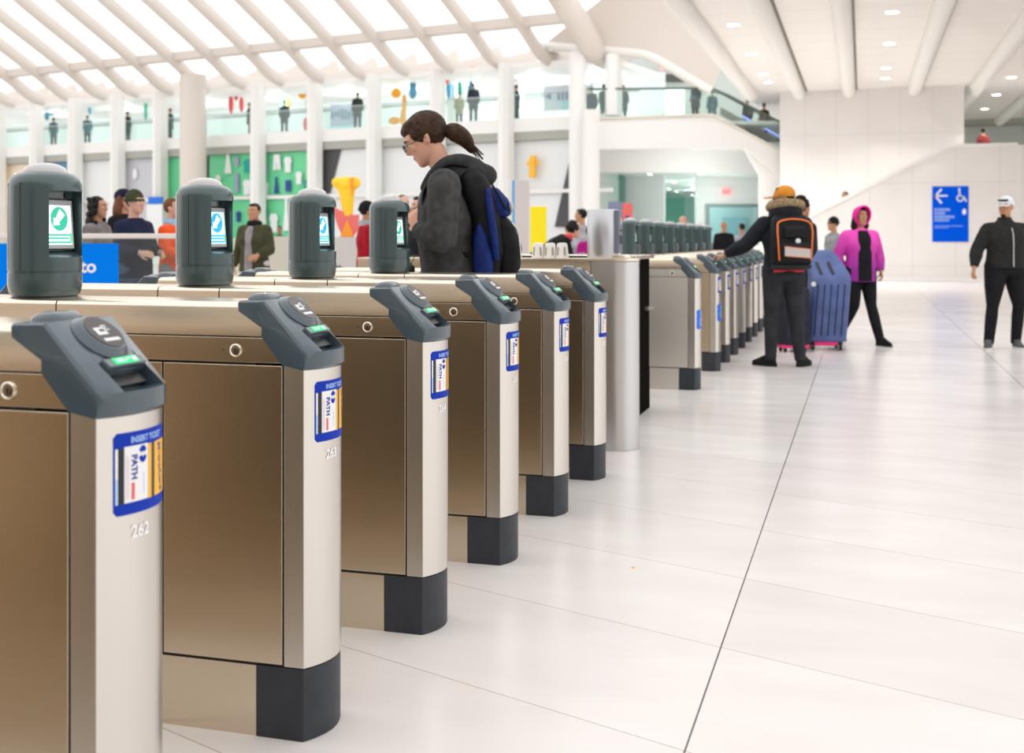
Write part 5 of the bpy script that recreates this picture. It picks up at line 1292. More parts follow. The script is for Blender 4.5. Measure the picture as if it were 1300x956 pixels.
main = person('man in grey hoodie with ponytail and glasses, head bowed, wearing a backpack', (mp_.x, mp_.y, 0), TH+PI/2, h=1.835, skinm=SK1, hair='none', hairm=HB1, topm=HOOD, bottomm=DENIM, hem=0.92,
    J=dict(pel=(0, -0.01, 0.95), chest=(0, 0.025, 1.285), neck=(0, 0.030, 1.500), headc=(0, 0.125, 1.665), shL=(-0.20, 0.02, 1.435), elL=(-0.245, 0.020, 1.185), wrL=(-0.12, 0.145, 1.225), shR=(0.20, 0.02, 1.435), elR=(0.245, 0.05, 1.185), wrR=(0.09, 0.160, 1.24),
           hdL=(0.35, 0.30, 0.75), hdR=(-0.30, 0.35, 0.75), palmL=(0.6, 0, 0.5), palmR=(-0.6, 0.1, 0.4)), head=(0.06, 0.50, 0), vox=0.009, extra=main_extra, armr=1.22, fat=1.06, curl=0.9)
# phone in his hands
ph = MB(); Rp = Matrix.Rotation(math.radians(50), 3, 'X')
ph.obox((0, 0, 0), (0.075, 0.15, 0.009), Rp); 
hp = Matrix.Translation(Vector((mp_.x, mp_.y, 0))) @ Matrix.Rotation(TH+PI/2, 4, 'Z') @ Vector((-0.02, 0.215, 1.375))
o = ph.build('phone', M['black'], bevel=0.003, loc=hp); o.rotation_euler = (0, 0, TH+PI/2); tag(o, 'black phone held by the man in the grey hoodie', 'phone')
# his backpack
BPK = cloth('pack_black', (0.008, 0.008, 0.010), 0.3, 30, 0.6, 0.4, 20); BPB = cloth('pack_blue', (0.006, 0.022, 0.150), 0.3, 30, 0.6, 0.4, 20); BPG = mat('pack_reflective', (0.42, 0.44, 0.48), 0.35)
bp = empty('backpack', (mp_.x, mp_.y, 0), TH+PI/2); tag(bp, 'black and blue backpack worn by the man in the grey hoodie', 'backpack'); bp.scale = (1.03, 0.94, 1.035)
def slab(b, sec, n=18, pw=0.55, m=0):
    """sec: list of (z, y_front, y_back, half width)"""
    rings = []
    for z, yf, yb, hw in sec:
        cy = (yf+yb)/2; hy = abs(yf-yb)/2; rings.append([(hw*math.copysign(abs(math.cos(w))**pw, math.cos(w)), cy+hy*math.copysign(abs(math.sin(w))**pw, math.sin(w)), z) for w in [2*PI*k/n for k in range(n)]])
    b.loft(rings, True, m)
b = MB(); slab(b, [(1.00, -0.13, -0.22, 0.12), (1.02, -0.12, -0.27, 0.155), (1.15, -0.115, -0.30, 0.165), (1.30, -0.11, -0.275, 0.165), (1.42, -0.055, -0.235, 0.165), (1.50, -0.05, -0.20, 0.150), (1.545, -0.07, -0.16, 0.10)], 28)
b.build('main_compartment', BPK, bp, vox=0.012, sm=4)
b = MB(); slab(b, [(1.03, -0.26, -0.33, 0.10), (1.05, -0.25, -0.375, 0.125), (1.16, -0.25, -0.385, 0.13), (1.27, -0.24, -0.345, 0.12), (1.32, -0.23, -0.29, 0.09)], 24); b.build('front_pocket', BPK, bp, vox=0.012, sm=3)
b = MB(); slab(b, [(1.30, -0.22, -0.29, 0.10), (1.32, -0.21, -0.325, 0.115), (1.39, -0.19, -0.315, 0.11), (1.45, -0.17, -0.255, 0.09)], 24); b.build('upper_pocket', BPB, bp, vox=0.012, sm=3)
for sx_ in (-1, 1):
    b = MB(); b.tube(crom([(sx_*0.150, -0.20, 1.44), (sx_*0.170, -0.215, 1.34), (sx_*0.178, -0.235, 1.22), (sx_*0.170, -0.25, 1.10)], 3), [0.014, 0.018, 0.020, 0.022, 0.022, 0.022, 0.022, 0.020, 0.018, 0.014], 10, flat=(1, 1)); b.build('side_stripe', BPB, bp)
    b = MB(); slab(b, [(1.02, -0.15, -0.22, 0.0), (1.03, -0.13, -0.23, 0.026), (1.12, -0.125, -0.235, 0.034), (1.22, -0.13, -0.20, 0.026), (1.27, -0.15, -0.17, 0.01)], 16, 1.0)
    o = b.build('side_pocket', BPB, bp); o.location = (sx_*0.160, 0, 0)
    b = MB(); b.tube(crom([(sx_*0.09, -0.10, 1.54), (sx_*0.115, -0.05, 1.555), (sx_*0.125, 0.03, 1.545), (sx_*0.130, 0.115, 1.46), (sx_*0.130, 0.135, 1.36), (sx_*0.140, 0.06, 1.22), (sx_*0.13, -0.10, 1.12)], 4), 0.021, 10, flat=(1, 0.5)); b.build('shoulder_strap', BPK, bp)
    b = MB(); b.tube([(sx_*0.10, -0.33, 1.28), (sx_*0.105, -0.365, 1.24), (sx_*0.10, -0.38, 1.10)], 0.004, 6); b.build('zip', M['icon'], bp)
b = MB(); b.ell((-0.055, -0.325, 1.355), (0.055, 0.014, 0.028), 14, rings=8); b.build('reflective_patch', BPG, bp)
b = MB(); b.tube(crom([(-0.04, -0.12, 1.53), (-0.03, -0.15, 1.575), (0.03, -0.15, 1.575), (0.04, -0.12, 1.53)], 4), 0.009, 8); b.build('handle', BPK, bp)

for sx_ in (-1, 1):
    b = MB(); b.tube([(sx_*0.13, -0.225, 1.46), (sx_*0.135, -0.265, 1.40), (sx_*0.125, -0.30, 1.34)], 0.006, 8); b.build('compression_strap', BPK, bp)
# small black tag hanging from a cord at his wrist
q = Matrix.Translation(Vector((mp_.x, mp_.y, 0))) @ Matrix.Rotation(TH+PI/2, 4, 'Z')
b = MB(); c0 = q @ Vector((-0.06, 0.25, 1.20)); c1 = q @ Vector((-0.06, 0.195, 1.115))
b.tube(crom([c0, c0.lerp(c1, 0.5)+Vector((0.01, 0, -0.01)), c1], 3), 0.002, 6); b.ell(c1-Vector((0, 0, 0.025)), (0.022, 0.014, 0.026), 12, rings=7)
b.tube(crom([q @ Vector((-0.05, 0.22, 1.20)), q @ Vector((-0.06, 0.18, 1.16)), c1], 3), 0.002, 6)
tag(b.build('cord_fob', M['black']), 'small black fob hanging on a cord below the hooded man\'s hands', 'fob')

# ---------------------------------------------------------------- man in the black parka
pz = 11.55; pp_ = floor_at(995, pz)
FUR = cloth('fur_trim', (0.33, 0.24, 0.14), 0.5, 60, 0.95, 0.8, 70); OCH = cloth('cap_ochre', (0.62, 0.24, 0.03), 0.15); PARKA = cloth('parka_navy_black', (0.010, 0.013, 0.020), 0.3, 12, 0.7, 0.5, 10)
def parka_extra(root, V, s, Mh):
    nk = V['neck']; b = MB(); rr = random.Random(2)
    for i in range(60):
        w = 2*PI*i/60; c_ = nk+Vector((0.155*math.cos(w), -0.035+0.115*math.sin(w), 0.105+0.03*math.sin(w*1)*-1)); b.ell(c_, (0.036+rr.random()*0.012,)*3, 7, rings=5)
    b.build('fur_trim', FUR, root, vox=0.012, sm=1)
    b = MB(); b.lathe([(0.09, -0.08), (0.145, -0.05), (0.165, 0.0), (0.155, 0.06), (0.12, 0.09)], nk+Vector((0, -0.045, 0.02)), 20); b.build('hood', PARKA, root)
    b = MB(); b.box(-0.15, 0.15, -0.155, -0.145, 0.925, 0.945); b.build('red_belt_edge', M['cardred'], root, smooth=False)
person('man in black parka with orange cap, reaching for a fare gate, seen from behind', (pp_.x, pp_.y, 0), TH+0.10, h=1.73, skinm=SK2, hair='short', cap='cap', capm=OCH, topm=PARKA, hem=0.93, fat=1.16,
    J=dict(shL=(-0.205, -0.01, 1.40), elL=(-0.37, 0.05, 1.20), wrL=(-0.56, 0.14, 1.10), hdL=(-0.5, 0.25, -0.1), palmL=(0, 0, -1), shR=(0.205, -0.01, 1.40), elR=(0.29, 0.06, 1.16), wrR=(0.26, 0.26, 1.02),
           hipL=(-0.10, 0, 0.93), knL=(-0.115, 0.03, 0.50), anL=(-0.125, 0.02, 0.085), hipR=(0.10, 0, 0.93), knR=(0.12, 0.02, 0.50), anR=(0.155, -0.04, 0.085), toeL=(-0.6, 0.8), toeR=(0.7, 0.7), headc=(0, 0.02, 1.66)),
    head=(1.35, 0.05, 0), bottomm=DENIM, extra=parka_extra, armr=1.35, vox=0.013)
bp = empty('backpack', (pp_.x, pp_.y, 0), TH+0.10); tag(bp, 'black backpack with orange piping worn by the man in the parka', 'backpack')
s_ = 1.73/1.75
b = MB(); slab(b, [(0.985, -0.15, -0.24, 0.14), (1.00, -0.145, -0.28, 0.19), (1.15, -0.14, -0.32, 0.205), (1.32, -0.13, -0.30, 0.20), (1.43, -0.13, -0.26, 0.185), (1.475, -0.14, -0.20, 0.15)], 28, 0.45); b.build('main_compartment', BPK, bp, vox=0.012, sm=3)
b = MB(); b.tube(crom([(-0.155, -0.335, 1.04), (-0.165, -0.335, 1.20), (-0.170, -0.325, 1.34), (-0.14, -0.295, 1.41), (0, -0.285, 1.435), (0.14, -0.295, 1.41), (0.170, -0.325, 1.34), (0.165, -0.335, 1.20), (0.155, -0.335, 1.04)], 5), 0.0075, 8); b.build('orange_piping', mat('piping_orange', (0.90, 0.20, 0.03), 0.5), bp)
b = MB(); slab(b, [(1.03, -0.28, -0.35, 0.13), (1.04, -0.27, -0.37, 0.145), (1.17, -0.27, -0.37, 0.148), (1.21, -0.28, -0.33, 0.135)], 24, 0.4); b.build('front_pocket', BPK, bp)
b = MB(); b.prism([(-0.115, 1.17), (0.135, 1.145), (0.135, 1.065), (-0.115, 1.085)], -0.380, -0.370, 'y'); b.build('pale_band', mat('band_pale', (0.50, 0.47, 0.45), 0.6), bp, smooth=False)
b = MB(); b.tube([(-0.115, -0.378, 1.084), (0.135, -0.378, 1.064)], 0.004, 6); b.tube([(-0.115, -0.378, 1.172), (0.135, -0.378, 1.147)], 0.004, 6); b.build('band_piping', bpy.data.materials['piping_orange'], bp)
b = MB(); slab(b, [(1.25, -0.28, -0.31, 0.09), (1.26, -0.27, -0.335, 0.105), (1.34, -0.27, -0.33, 0.105), (1.37, -0.27, -0.30, 0.09)], 20, 0.4); b.build('upper_pocket', BPK, bp)
b = MB(); b.lathe([(0.004, 0), (0.026, 0), (0.024, 0.008), (0.004, 0.010)], (0.03, -0.325, 1.225), 18, 0, Matrix.Rotation(PI/2, 3, 'X')); b.build('round_badge', M['icon'], bp)
b = MB(); b.tube(crom([(-0.06, -0.19, 1.46), (-0.04, -0.20, 1.505), (0.04, -0.20, 1.505), (0.06, -0.19, 1.46)], 4), 0.009, 8); b.build('handle', BPK, bp)
b = MB(); slab(b, [(0.955, -0.17, -0.26, 0.16), (0.965, -0.16, -0.28, 0.19), (0.995, -0.16, -0.285, 0.19), (1.0, -0.17, -0.26, 0.16)], 20, 0.4); b.build('base_pad', cloth('pack_base', (0.03, 0.033, 0.03)), bp)

# ---------------------------------------------------------------- suitcases
def suitcase(name, loc, rz, tilt, w, h, d, mm, label, basem=None, grooves=5):
    r = empty(name, loc); r.rotation_euler = Euler((tilt[0], tilt[1], rz)); tag(r, label, 'suitcase')
    b = MB(); rings = []
    for z, k_ in [(0.07, 0.90), (0.085, 0.97), (0.12, 1.0), (h-0.05, 1.0), (h-0.015, 0.97), (h, 0.90)]:
        rings.append([(w/2*k_*math.copysign(abs(math.cos(q))**0.28, math.cos(q)), d/2*k_*math.copysign(abs(math.sin(q))**0.28, math.sin(q)), z) for q in [2*PI*(k+0.5)/32 for k in range(32)]])
    b.loft(rings); b.build('shell', mm, r, ang=50)
    dk = C_(name+'_groove', (0.012, 0.02, 0.06)) if 'gr_' not in M else M['gr_']; M['gr_'] = dk
    for i in range(grooves):
        x = -w/2+w*(i+1)/(grooves+1)
        for sy in (-1, 1): MB().box(x-0.007, x+0.007, sy*d/2-0.004, sy*d/2+0.004, 0.16, h-0.10).build('rib', dk, r, smooth=False)
    for sx_ in (-1, 1):
        for sy in (-1, 1):
            b = MB(); b.tube([(sx_*(w/2-0.06)-0.013, sy*(d/2-0.05), 0.032), (sx_*(w/2-0.06)+0.013, sy*(d/2-0.05), 0.032)], 0.032, 16); b.box(sx_*(w/2-0.06)-0.02, sx_*(w/2-0.06)+0.02, sy*(d/2-0.05)-0.015, sy*(d/2-0.05)+0.015, 0.045, 0.09); b.build('wheel', M['black'], r)
    b = MB(); b.tube(crom([(-0.09, 0, h), (-0.07, 0, h+0.03), (0.07, 0, h+0.03), (0.09, 0, h)], 4), 0.011, 8); b.build('handle', M['black'], r)
    if basem:
        b = MB(); b.box(-w/2+0.01, w/2-0.01, -d/2+0.01, d/2-0.01, 0.045, 0.085); b.build('base', basem, r, bevel=0.01)
    return r
CB = mat('case_blue', (0.075, 0.115, 0.30), 0.45, noise=0.2, nscale=6)
q = floor_at(1047, 13.35)
cs = empty('suitcase', (q.x, q.y, 0.0), TH-0.12); tag(cs, 'large blue ribbed suitcase with a sloping strapped top beside the parka man', 'suitcase')
sh_ = lambda z: (z-0.1)*0.075
b = MB(); rings = []
for z, x0, x1, y0, y1 in [(0.09, -0.19, 0.19, -0.17, 0.19), (0.11, -0.215, 0.215, -0.20, 0.22), (0.18, -0.22, 0.22, -0.205, 0.23), (0.70, -0.22, 0.22, -0.205, 0.23), (0.79, -0.22, 0.22, -0.19, 0.23), (0.84, -0.225, 0.215, -0.15, 0.23), (1.00, -0.255, 0.12, -0.01, 0.23), (1.09, -0.26, 0.05, 0.06, 0.22), (1.12, -0.23, 0.0, 0.10, 0.20)]:
    cx_, hx_, cy_, hy_ = (x0+x1)/2+sh_(z), (x1-x0)/2, (y0+y1)/2, (y1-y0)/2
    rings.append([(cx_+hx_*math.copysign(abs(math.cos(w))**0.3, math.cos(w)), cy_+hy_*math.copysign(abs(math.sin(w))**0.3, math.sin(w)), z) for w in [2*PI*(k+0.5)/32 for k in range(32)]])
b.loft(rings); b.build('shell', CB, cs, ang=45)
GRV = C_('suitcase_groove', (0.010, 0.018, 0.060))
for i in range(5):
    x = -0.145+i*0.0725; b = MB(); b.tube([(x+sh_(0.17), -0.2065, 0.17), (x+sh_(0.74), -0.2035, 0.74)], 0.007, 6); b.build('rib', GRV, cs)
for x in (-0.13, 0.0):
    b = MB(); b.tube([(x+sh_(.86)+.02, -0.145, 0.85), (x+sh_(.97)-0.03, -0.03, 0.985)], 0.014, 8, flat=(1.4, 0.5)); b.build('strap', M['black'], cs)
b = MB(); b.lathe([(0.004, 0), (0.028, 0), (0.024, 0.012), (0.004, 0.014)], (-0.15, -0.203, 0.74), 14, 0, Matrix.Rotation(PI/2, 3, 'X')); b.build('corner_badge', M['icon'], cs)
for sx_ in (-1, 1):
    for sy in (-0.14, 0.17):
        b = MB(); b.tube([(sx_*0.15-0.015, sy, 0.042), (sx_*0.15+0.015, sy, 0.042)], 0.042, 16); b.box(sx_*0.15-0.02, sx_*0.15+0.02, sy-0.015, sy+0.015, 0.06, 0.11); b.build('wheel', M['black'], cs)
b = MB(); b.box(-0.14, 0.11, -0.19, -0.06, 0.055, 0.10); b.build('base', mat('case_base_pink', (0.85, 0.03, 0.22), 0.45), cs, bevel=0.01)
PK = mat('case_pink', (0.85, 0.03, 0.20), 0.45)
q = floor_at(1006, 13.1)
suitcase('suitcase', (q.x, q.y, 0.0), TH+0.1, (0, 0, 0), 0.34, 0.70, 0.26, cloth('case_dark', (0.03, 0.03, 0.045)), 'dark suitcase with a bright pink base behind the parka man\'s legs', PK, 3)
q = floor_at(1036, 14.6); 

# ---------------------------------------------------------------- girl in the pink hooded jacket
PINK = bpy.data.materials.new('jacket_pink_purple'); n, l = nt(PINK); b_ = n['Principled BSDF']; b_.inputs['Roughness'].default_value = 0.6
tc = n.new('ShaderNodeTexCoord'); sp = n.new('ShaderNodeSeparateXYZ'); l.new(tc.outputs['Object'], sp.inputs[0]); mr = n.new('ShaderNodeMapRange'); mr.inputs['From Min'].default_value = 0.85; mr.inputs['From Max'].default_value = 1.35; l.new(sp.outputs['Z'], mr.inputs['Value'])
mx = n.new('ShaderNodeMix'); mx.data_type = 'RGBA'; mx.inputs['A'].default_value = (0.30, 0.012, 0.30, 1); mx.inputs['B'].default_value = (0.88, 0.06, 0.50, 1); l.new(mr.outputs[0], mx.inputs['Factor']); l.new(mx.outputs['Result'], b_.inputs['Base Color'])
PINKH = cloth('hood_pink', (0.90, 0.03, 0.38), 0.1)
gq = floor_at(1092, 14.0)
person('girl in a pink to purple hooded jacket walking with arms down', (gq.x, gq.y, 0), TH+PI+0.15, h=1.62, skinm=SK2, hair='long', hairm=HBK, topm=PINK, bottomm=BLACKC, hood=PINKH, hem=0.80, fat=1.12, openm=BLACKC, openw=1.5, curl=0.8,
    J=dict(shL=(-0.180, -0.01, 1.38), elL=(-0.265, -0.03, 1.14), wrL=(-0.26, 0.05, 0.93), shR=(0.180, -0.01, 1.38), elR=(0.275, -0.06, 1.13), wrR=(0.275, 0.0, 0.92),
           knL=(-0.11, 0.08, 0.50), anL=(-0.15, 0.24, 0.085), knR=(0.11, 0.07, 0.50), anR=(0.19, -0.20, 0.12), toeL=(-0.25, 1), toeR=(0.1, 1)), head=(0.1, 0.0, 0), vox=0.012, armr=1.25)
# ---------------------------------------------------------------- man with the white cap at the right edge
JB = cloth('jacket_black_brown', (0.022, 0.021, 0.020), 0.25, 30); WCAP = cloth('cap_white', (0.78, 0.78, 0.80), 0.1); SNK = [cloth('sneaker_grey', (0.10, 0.105, 0.11)), C_('sole_white', (0.72, 0.70, 0.68))]
def right_extra(root, V, s, Mh):
    b = MB(); c_ = V['chest']; b.tube([(0, 0.185*s, 0.95*s), (0, 0.184*s, 1.10*s), (0, 0.184*s, 1.25*s), (0, 0.176*s, 1.32*s), (0, 0.148*s, 1.39*s)], 0.0045, 6); b.build('zip', M['icon'], root)
    b = MB(lambda p: Mh @ (p*s)); b.tube([(-0.055, 0.076, 0.078), (0, 0.092, 0.075), (0.055, 0.076, 0.078)], [0.012, 0.014, 0.012], 8); b.build('sunglasses', M['black'], root)
    b = MB(lambda p: Mh @ (p*s)); b.ell((0, 0.070, -0.098), (0.030, 0.026, 0.020), 12, rings=7); b.build('goatee', HBK, root)
rq = floor_at(1276, 13.4)
person('stocky man in a black zip jacket and white cap at the right edge', (rq.x, rq.y, 0), TH+PI+0.12, h=1.72, skinm=SK2, hair='buzz', hairm=HBK, topm=JB, bottomm=BLACKC, shoem=SNK, hem=0.93, fat=1.30, cap='cap', capm=WCAP, top='collar', curl=0.7,
    J=dict(shL=(-0.205, -0.01, 1.37), elL=(-0.32, -0.02, 1.14), wrL=(-0.37, 0.05, 0.95), shR=(0.205, -0.01, 1.37), elR=(0.33, -0.03, 1.14), wrR=(0.40, 0.04, 0.94), hipL=(-0.11, 0, 0.93), hipR=(0.11, 0, 0.93), knL=(-0.15, 0.03, 0.50), anL=(-0.13, 0.0, 0.085), knR=(0.17, 0.03, 0.50), anR=(0.21, 0.02, 0.085), toeL=(0.15, 1), toeR=(0.55, 0.8)),
    head=(-0.85, 0.0, 0), extra=right_extra, armr=1.35, vox=0.012)

# ---------------------------------------------------------------- middle-distance people
MID = 0.014
def mid(label, px, zc, face, h, **k):
    q = floor_at(px, zc); k.setdefault('vox', MID)
    return person(label, (q.x, q.y, 0), face, h, **k)
GREYW = cloth('coat_grey', (0.20, 0.18, 0.18)); NAVY = cloth('jacket_navy', (0.012, 0.016, 0.045)); ORNG = cloth('coat_orange', (0.85, 0.10, 0.02), 0.15); OLIVE = cloth('jacket_olive', (0.060, 0.060, 0.030)); REDC = cloth('coat_red', (0.36, 0.006, 0.018), 0.15); JEAN = cloth('jeans_blue', (0.05, 0.085, 0.14)); PALE = cloth('trousers_pale', (0.60, 0.55, 0.58)); GREYS = cloth('shirt_grey', (0.42, 0.42, 0.47)); BEI = cloth('coat_beige', (0.34, 0.32, 0.20)); GH = cloth('jacket_light_grey', (0.28, 0.29, 0.31)); PUR = cloth('top_purple', (0.22, 0.02, 0.16)); LBL = cloth('scarf_blue', (0.35, 0.50, 0.66))
fwd_arms = dict(elL=(-0.23, 0.02, 1.15), wrL=(-0.14, 0.22, 1.12), elR=(0.23, 0.02, 1.15), wrR=(0.14, 0.22, 1.12))
mid('woman with long black curly hair in a grey coat, behind the barrier', 124, 12.8, FACE['right']-0.2, 1.70, hair='longcurly', hairm=HBK, topm=GREYW, hem=0.80, skinm=SK2, J=dict(fwd_arms))
mid('person in a dark cap and black jacket behind the man in the green beanie', 157, 14.0, FACE['right']-0.3, 1.83, hair='long', hairm=HAU, topm=BLACKC, cap='cap', capm=NAVY, skinm=SK1, hem=0.85)
mid('man in a navy jacket and green beanie behind the glass barrier', 171, 12.0, FACE['right']-0.5, 1.73, hair='short', hairm=HB1, topm=NAVY, cap='beanie', capm=cloth('beanie_green', (0.05, 0.06, 0.025)), skinm=SK1, bottomm=JEAN, hem=0.86, J=dict(fwd_arms), fat=1.1)
mid('person in an orange coat with a pale blue scarf beside the second display pod', 219, 12.6, FACE['right']-0.2, 1.68, hair='short', hairm=HAU, topm=ORNG, skinm=SK1, bottomm=cloth('trousers_grey', (0.22, 0.23, 0.26)), hem=0.80, scarf=LBL, J=dict(fwd_arms))
mid('man in an olive jacket and pale trousers walking towards the gates', 323, 15.4, FACE['cam']-0.35, 1.71, hair='short', topm=OLIVE, bottomm=PALE, skinm=SK2, hem=0.84, openm=cloth('tee_grey', (0.30, 0.26, 0.28)), scarf=BLACKC, fat=1.15, armr=1.3, J=dict(elL=(-0.25, 0.02, 1.13), wrL=(-0.17, 0.19, 1.06), elR=(0.26, -0.04, 1.12), wrR=(0.30, 0.04, 0.90)))
mid('small dark seated person behind the beige service counter', 355, 33, FACE['cam'], 1.62, hair='short', topm=BLACKC, skinm=SK3)
mid('person in a red coat with a dark beanie left of the fourth display pod', 466, 14.6, FACE['right']+0.3, 1.70, hair='short', topm=REDC, skinm=SK2, hem=0.70, cap='beanie', capm=BLACKC, scarf=GREYS, bottomm=BLACKC)
mid('man with short brown hair and a purple top, head above the fourth display pod', 511, 14.2, FACE['cam']+0.5, 1.78, hair='buzz', hairm=HB1, topm=PUR, skinm=SK1)
mid('black-haired man in a dark top just left of the hooded man', 534, 12.6, FACE['left']+0.6, 1.70, hair='short', topm=BLACKC, skinm=SK1)
mid('black-haired man bending forward behind the paper cups', 688, 17.5, FACE['right']+0.35, 1.72, hair='curly', topm=BLACKC, skinm=SK1, lean=0.85, head=(0, 0.1, 0), scarf=M['cardred'], J=dict(elL=(-0.24, 0.35, 1.02), wrL=(-0.18, 0.55, 0.98), elR=(0.24, 0.35, 1.02), wrR=(0.18, 0.55, 0.98), pel=(0, -0.1, 0.95)))
mid('man in a light grey shirt standing beyond the paper cups', 738, 20.5, FACE['left']-0.35, 1.77, hair='short', topm=GREYS, bottomm=BLACKC, skinm=SK2, J=dict(fwd_arms))
mid('dark-haired person half hidden between the bending man and grey-shirted man', 722, 22, FACE['cam'], 1.50, hair='short', topm=BLACKC, skinm=SK2)
mid('person in magenta half hidden by the control tower', 749, 18.5, FACE['away'], 1.45, hair='short', topm=cloth('top_magenta', (0.45, 0.01, 0.22)), skinm=SK2)
mid('bald man seen above the row of far display pods', 867, 24, FACE['cam']+0.4, 1.72, hair='bald', topm=GREYW, skinm=SK1, hands=False)
mid('bald person in black left of the parka man\'s arm', 919, 27, FACE['away'], 1.66, hair='bald', topm=BLACKC, skinm=SK2, hands=False)
mid('dark-haired person in white left of the parka man\'s arm', 942, 28, FACE['away']+0.4, 1.62, hair='short', topm=GREYS, skinm=SK2, hands=False)
mid('dark curly-haired person partly hidden by the parka man', 1018, 14.3, FACE['right']+0.5, 1.74, hair='curly', hairm=cloth('hair_darkbrown', (0.02, 0.012, 0.010)), topm=BLACKC, skinm=SK2, bottomm=DENIM)
mid('person in a light grey jacket and black hat behind the blue suitcase', 1058, 19.5, FACE['left']+0.3, 1.60, hair='short', topm=GH, cap='beanie', capm=BLACKC, skinm=SK2, bottomm=DENIM, hem=0.82)
# on the stair behind the parapet
q = W((1073-650)/F*36.6, 36.6, 0)
o = mid('brown-haired person on the stair, only the head above the parapet', 1073, 36.9, FACE['left'], 1.70, hair='short', hairm=HAU, topm=BEI, skinm=SK2, hands=False); o.location.z = EYE+(304-243)/F*36.9-1.70
struct(MB().box(o.location.x-3.2, o.location.x+1.5, o.location.y-0.35, o.location.y+1.2, o.location.z-0.2, o.location.z-0.002).build('floor_landing', M['marble'], smooth=False))
# ---------------------------------------------------------------- tiny figures on the upper storey
DG = cloth('coat_slate', (0.04, 0.06, 0.075)); DT = cloth('coat_teal_grey', (0.07, 0.14, 0.17)); DGN = cloth('coat_dark_green', (0.03, 0.045, 0.035))
def tiny_proto(topm, h, face_, hem=0.85): 
    return person('x', (0, 0, 0), 0, h, hair='short', topm=topm, skinm=SK2, hands=False, face=False, vox=0.025, hem=0.62, bottomm=BLACKC, fat=1.1)
protos = {}
def up(label, px, u, mm, face, h=1.70, z=ZS1+0.002, pos=None):
    key = (mm.name, h)
    if key in protos: o = copy_tree(protos[key])
    else: o = tiny_proto(mm, h, face); protos[key] = o
    p = SF(Vector((tpx(px, u), u, 0))) if pos is None else pos
    o.location = (p.x, p.y, z); o.rotation_euler = (0, 0, face); tag(o, label, 'person', 'visitors on the upper storey')
A_ = FACE['away']
up('leftmost upper storey visitor in a slate coat under the blue mobile', 68, -1.6, DT, A_)
up('upper storey visitor in the second bay from the left, teal-grey coat', 111, -1.6, DT, A_+0.6)
up('upper storey visitor below the green T-shaped mobile', 162, -1.3, DGN, A_-0.5)
up('upper storey visitor just left of the big pier', 216, -1.3, DGN, A_+1.3)
up('upper storey visitor half hidden by a column right of the red mobile', 317, -1.3, DGN, A_-1.2)
up('upper storey visitor in slate below the green and yellow mobile', 361, -1.4, DG, A_+0.2)
up('upper storey visitor in dark coat beside the grey artwork', 454, -1.0, DGN, A_, 1.78)
up('upper storey visitor in a beige coat above the hooded man', 583, -2.0, BEI, A_+0.4, 1.62)
up('upper storey visitor in a wide dark coat right of the beige visitor', 601, -1.2, DG, A_, 1.86)
up('upper storey visitor at the column edge above the backpack', 655, -1.2, DG, A_+0.9, 1.62)
PB = 6.102
up('balcony visitor in dark clothes just right of the round column', 751, 0, DG, A_, 1.72, PB, W((751-650)/F*51, 51))
up('second balcony visitor from the round column, in a dark green coat', 767, 0, DGN, A_-0.7, 1.78, PB, W((767-650)/F*50.5, 50.5))
up('balcony visitor in slate standing alone by the rail', 791, 0, DG, A_+2.6, 1.72, PB, W((791-650)/F*50.3, 50.3))
up('tall orange-headed visitor at the top of the escalator', 883, 0, DG, A_+2.2, 1.86, PB, W((883-650)/F*49.6, 49.6))
up('visitor in teal-grey right behind at the escalator top', 904, 0, DT, A_+0.3, 1.66, PB, W((904-650)/F*51.5, 51.5))
up('visitor in black riding the escalator, upper one', 949, 0, BLACKC, A_+0.3, 1.66, EYE+(304-126)/F*51-1.66, W((949-650)/F*51, 51))
up('visitor in brown riding the escalator beside the tall marble wall', 970, 0, cloth('coat_brown', (0.10, 0.05, 0.02)), A_+0.3, 1.70, EYE+(304-131)/F*51-1.70, W((970-650)/F*51, 51))
up('tiny far visitor in dark red on the upper level at right', 1248, 0, cloth('coat_darkred', (0.20, 0.03, 0.03)), A_, 1.7, EYE+(304-163)/F*44-1.70, W((1248-650)/F*44, 44))
# ================================================================ light and camera
w = bpy.data.worlds.new('World'); sc.world = w; w.use_nodes = True; n = w.node_tree.nodes; l = w.node_tree.links
bg = n['Background']; tc = n.new('ShaderNodeTexCoord'); sp = n.new('ShaderNodeSeparateXYZ'); l.new(tc.outputs['Generated'], sp.inputs[0])
cr = n.new('ShaderNodeValToRGB'); mr = n.new('ShaderNodeMapRange'); mr.inputs['From Min'].default_value = -0.3; mr.inputs['From Max'].default_value = 1.0
l.new(sp.outputs['Z'], mr.inputs['Value']); l.new(mr.outputs[0], cr.inputs['Fac'])
e_ = cr.color_ramp.elements; e_[0].position = 0.0; e_[0].color = (0.50, 0.47, 0.44, 1); e_[1].position = 1.0; e_[1].color = (1.0, 1.0, 1.0, 1)
q = e_.new(0.215); q.color = (0.50, 0.47, 0.44, 1); q = e_.new(0.25); q.color = (1.0, 0.985, 0.96, 1)
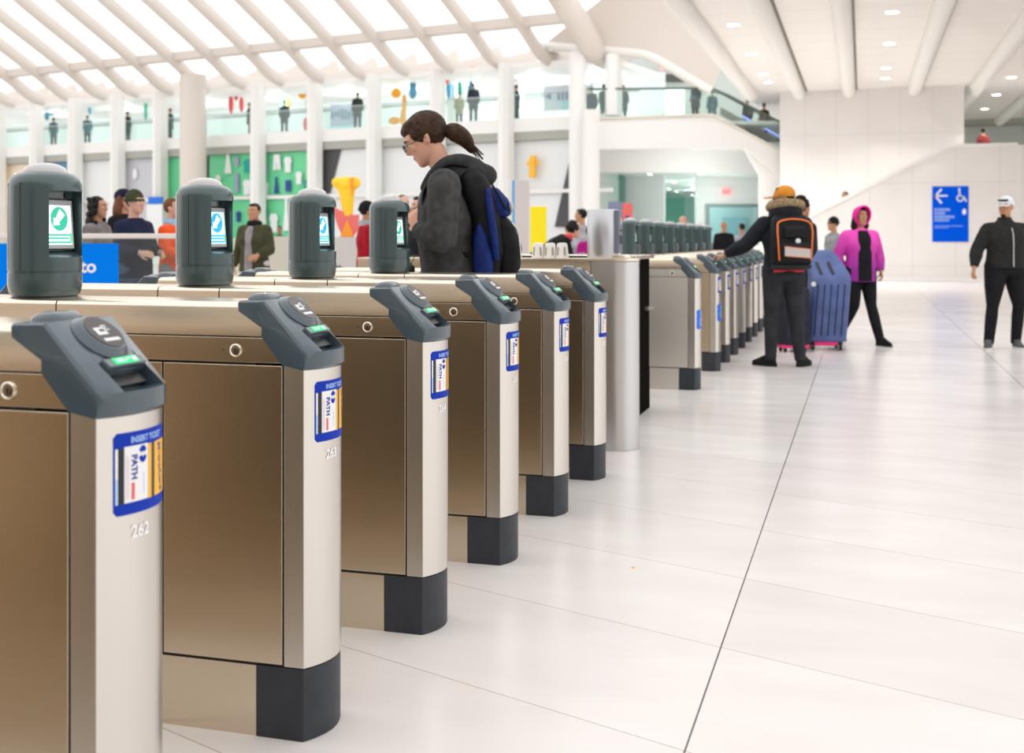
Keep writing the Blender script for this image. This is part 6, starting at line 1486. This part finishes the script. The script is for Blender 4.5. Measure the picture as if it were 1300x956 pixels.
l.new(cr.outputs[0], bg.inputs['Color']); bg.inputs['Strength'].default_value = 1.35
for i, (px, py) in enumerate(lamps):
    p = onceil(px, py); L = bpy.data.lights.new('Lamp', 'AREA'); L.shape = 'DISK'; L.energy = 95; L.spread = math.radians(115); L.size = 0.34; L.color = (1, 0.97, 0.93)
    o = bpy.data.objects.new('downlight_glow', L); COL.objects.link(o); o.location = (p.x, p.y, ZC-0.04)
UP = [(tpx(px, -3), z) for px in (-20, 70, 160, 260, 350, 440, 520, 600, 680, 750) for z in (8.3,)]
for t, z in UP:  # unseen fill lights added to brighten the upper storey
    L = bpy.data.lights.new('Lamp', 'POINT'); L.energy = 105; L.shadow_soft_size = 0.3; L.color = (0.95, 1.0, 0.98)
    o = bpy.data.objects.new('fill_light', L); COL.objects.link(o); o.location = SF(Vector((t, -3, z)))
for (xc, zc, z, en) in [(8, 50.2, 2.8, 110), (9.5, 54.2, 2.8, 50), (6.5, 60, 3.2, 170), (10, 59, 3.2, 120), (8, 60, 8.4, 260), (5, 66, 8.4, 200), (11, 70, 3.9, 150), (10.5, 64, 3.5, 100)]:  # more added fill lights, brightening the low room and the balcony level
    L = bpy.data.lights.new('Lamp', 'POINT'); L.energy = en; L.shadow_soft_size = 0.4; L.color = (0.93, 1.0, 0.97)
    o = bpy.data.objects.new('fill_light', L); COL.objects.link(o); o.location = W(xc, zc, z)
cam = bpy.data.cameras.new('Camera'); co = bpy.data.objects.new('Camera', cam); COL.objects.link(co); sc.camera = co
co.location = (0, 0, EYE); co.rotation_euler = (PI/2, 0, TH)
cam.sensor_fit = 'HORIZONTAL'; cam.sensor_width = 36; cam.lens = F/1300*36
cam.shift_x = 0.0; cam.shift_y = -(478-304)/1300
cam.clip_end = 400; cam.clip_start = 0.05
cam.dof.use_dof = True; cam.dof.focus_distance = 3.9; cam.dof.aperture_fstop = 4.0
sc.view_settings.view_transform = 'Standard'; sc.view_settings.look = 'None'; sc.view_settings.gamma = 1; sc.view_settings.exposure = 0.15
sc.view_settings.use_curve_mapping = False
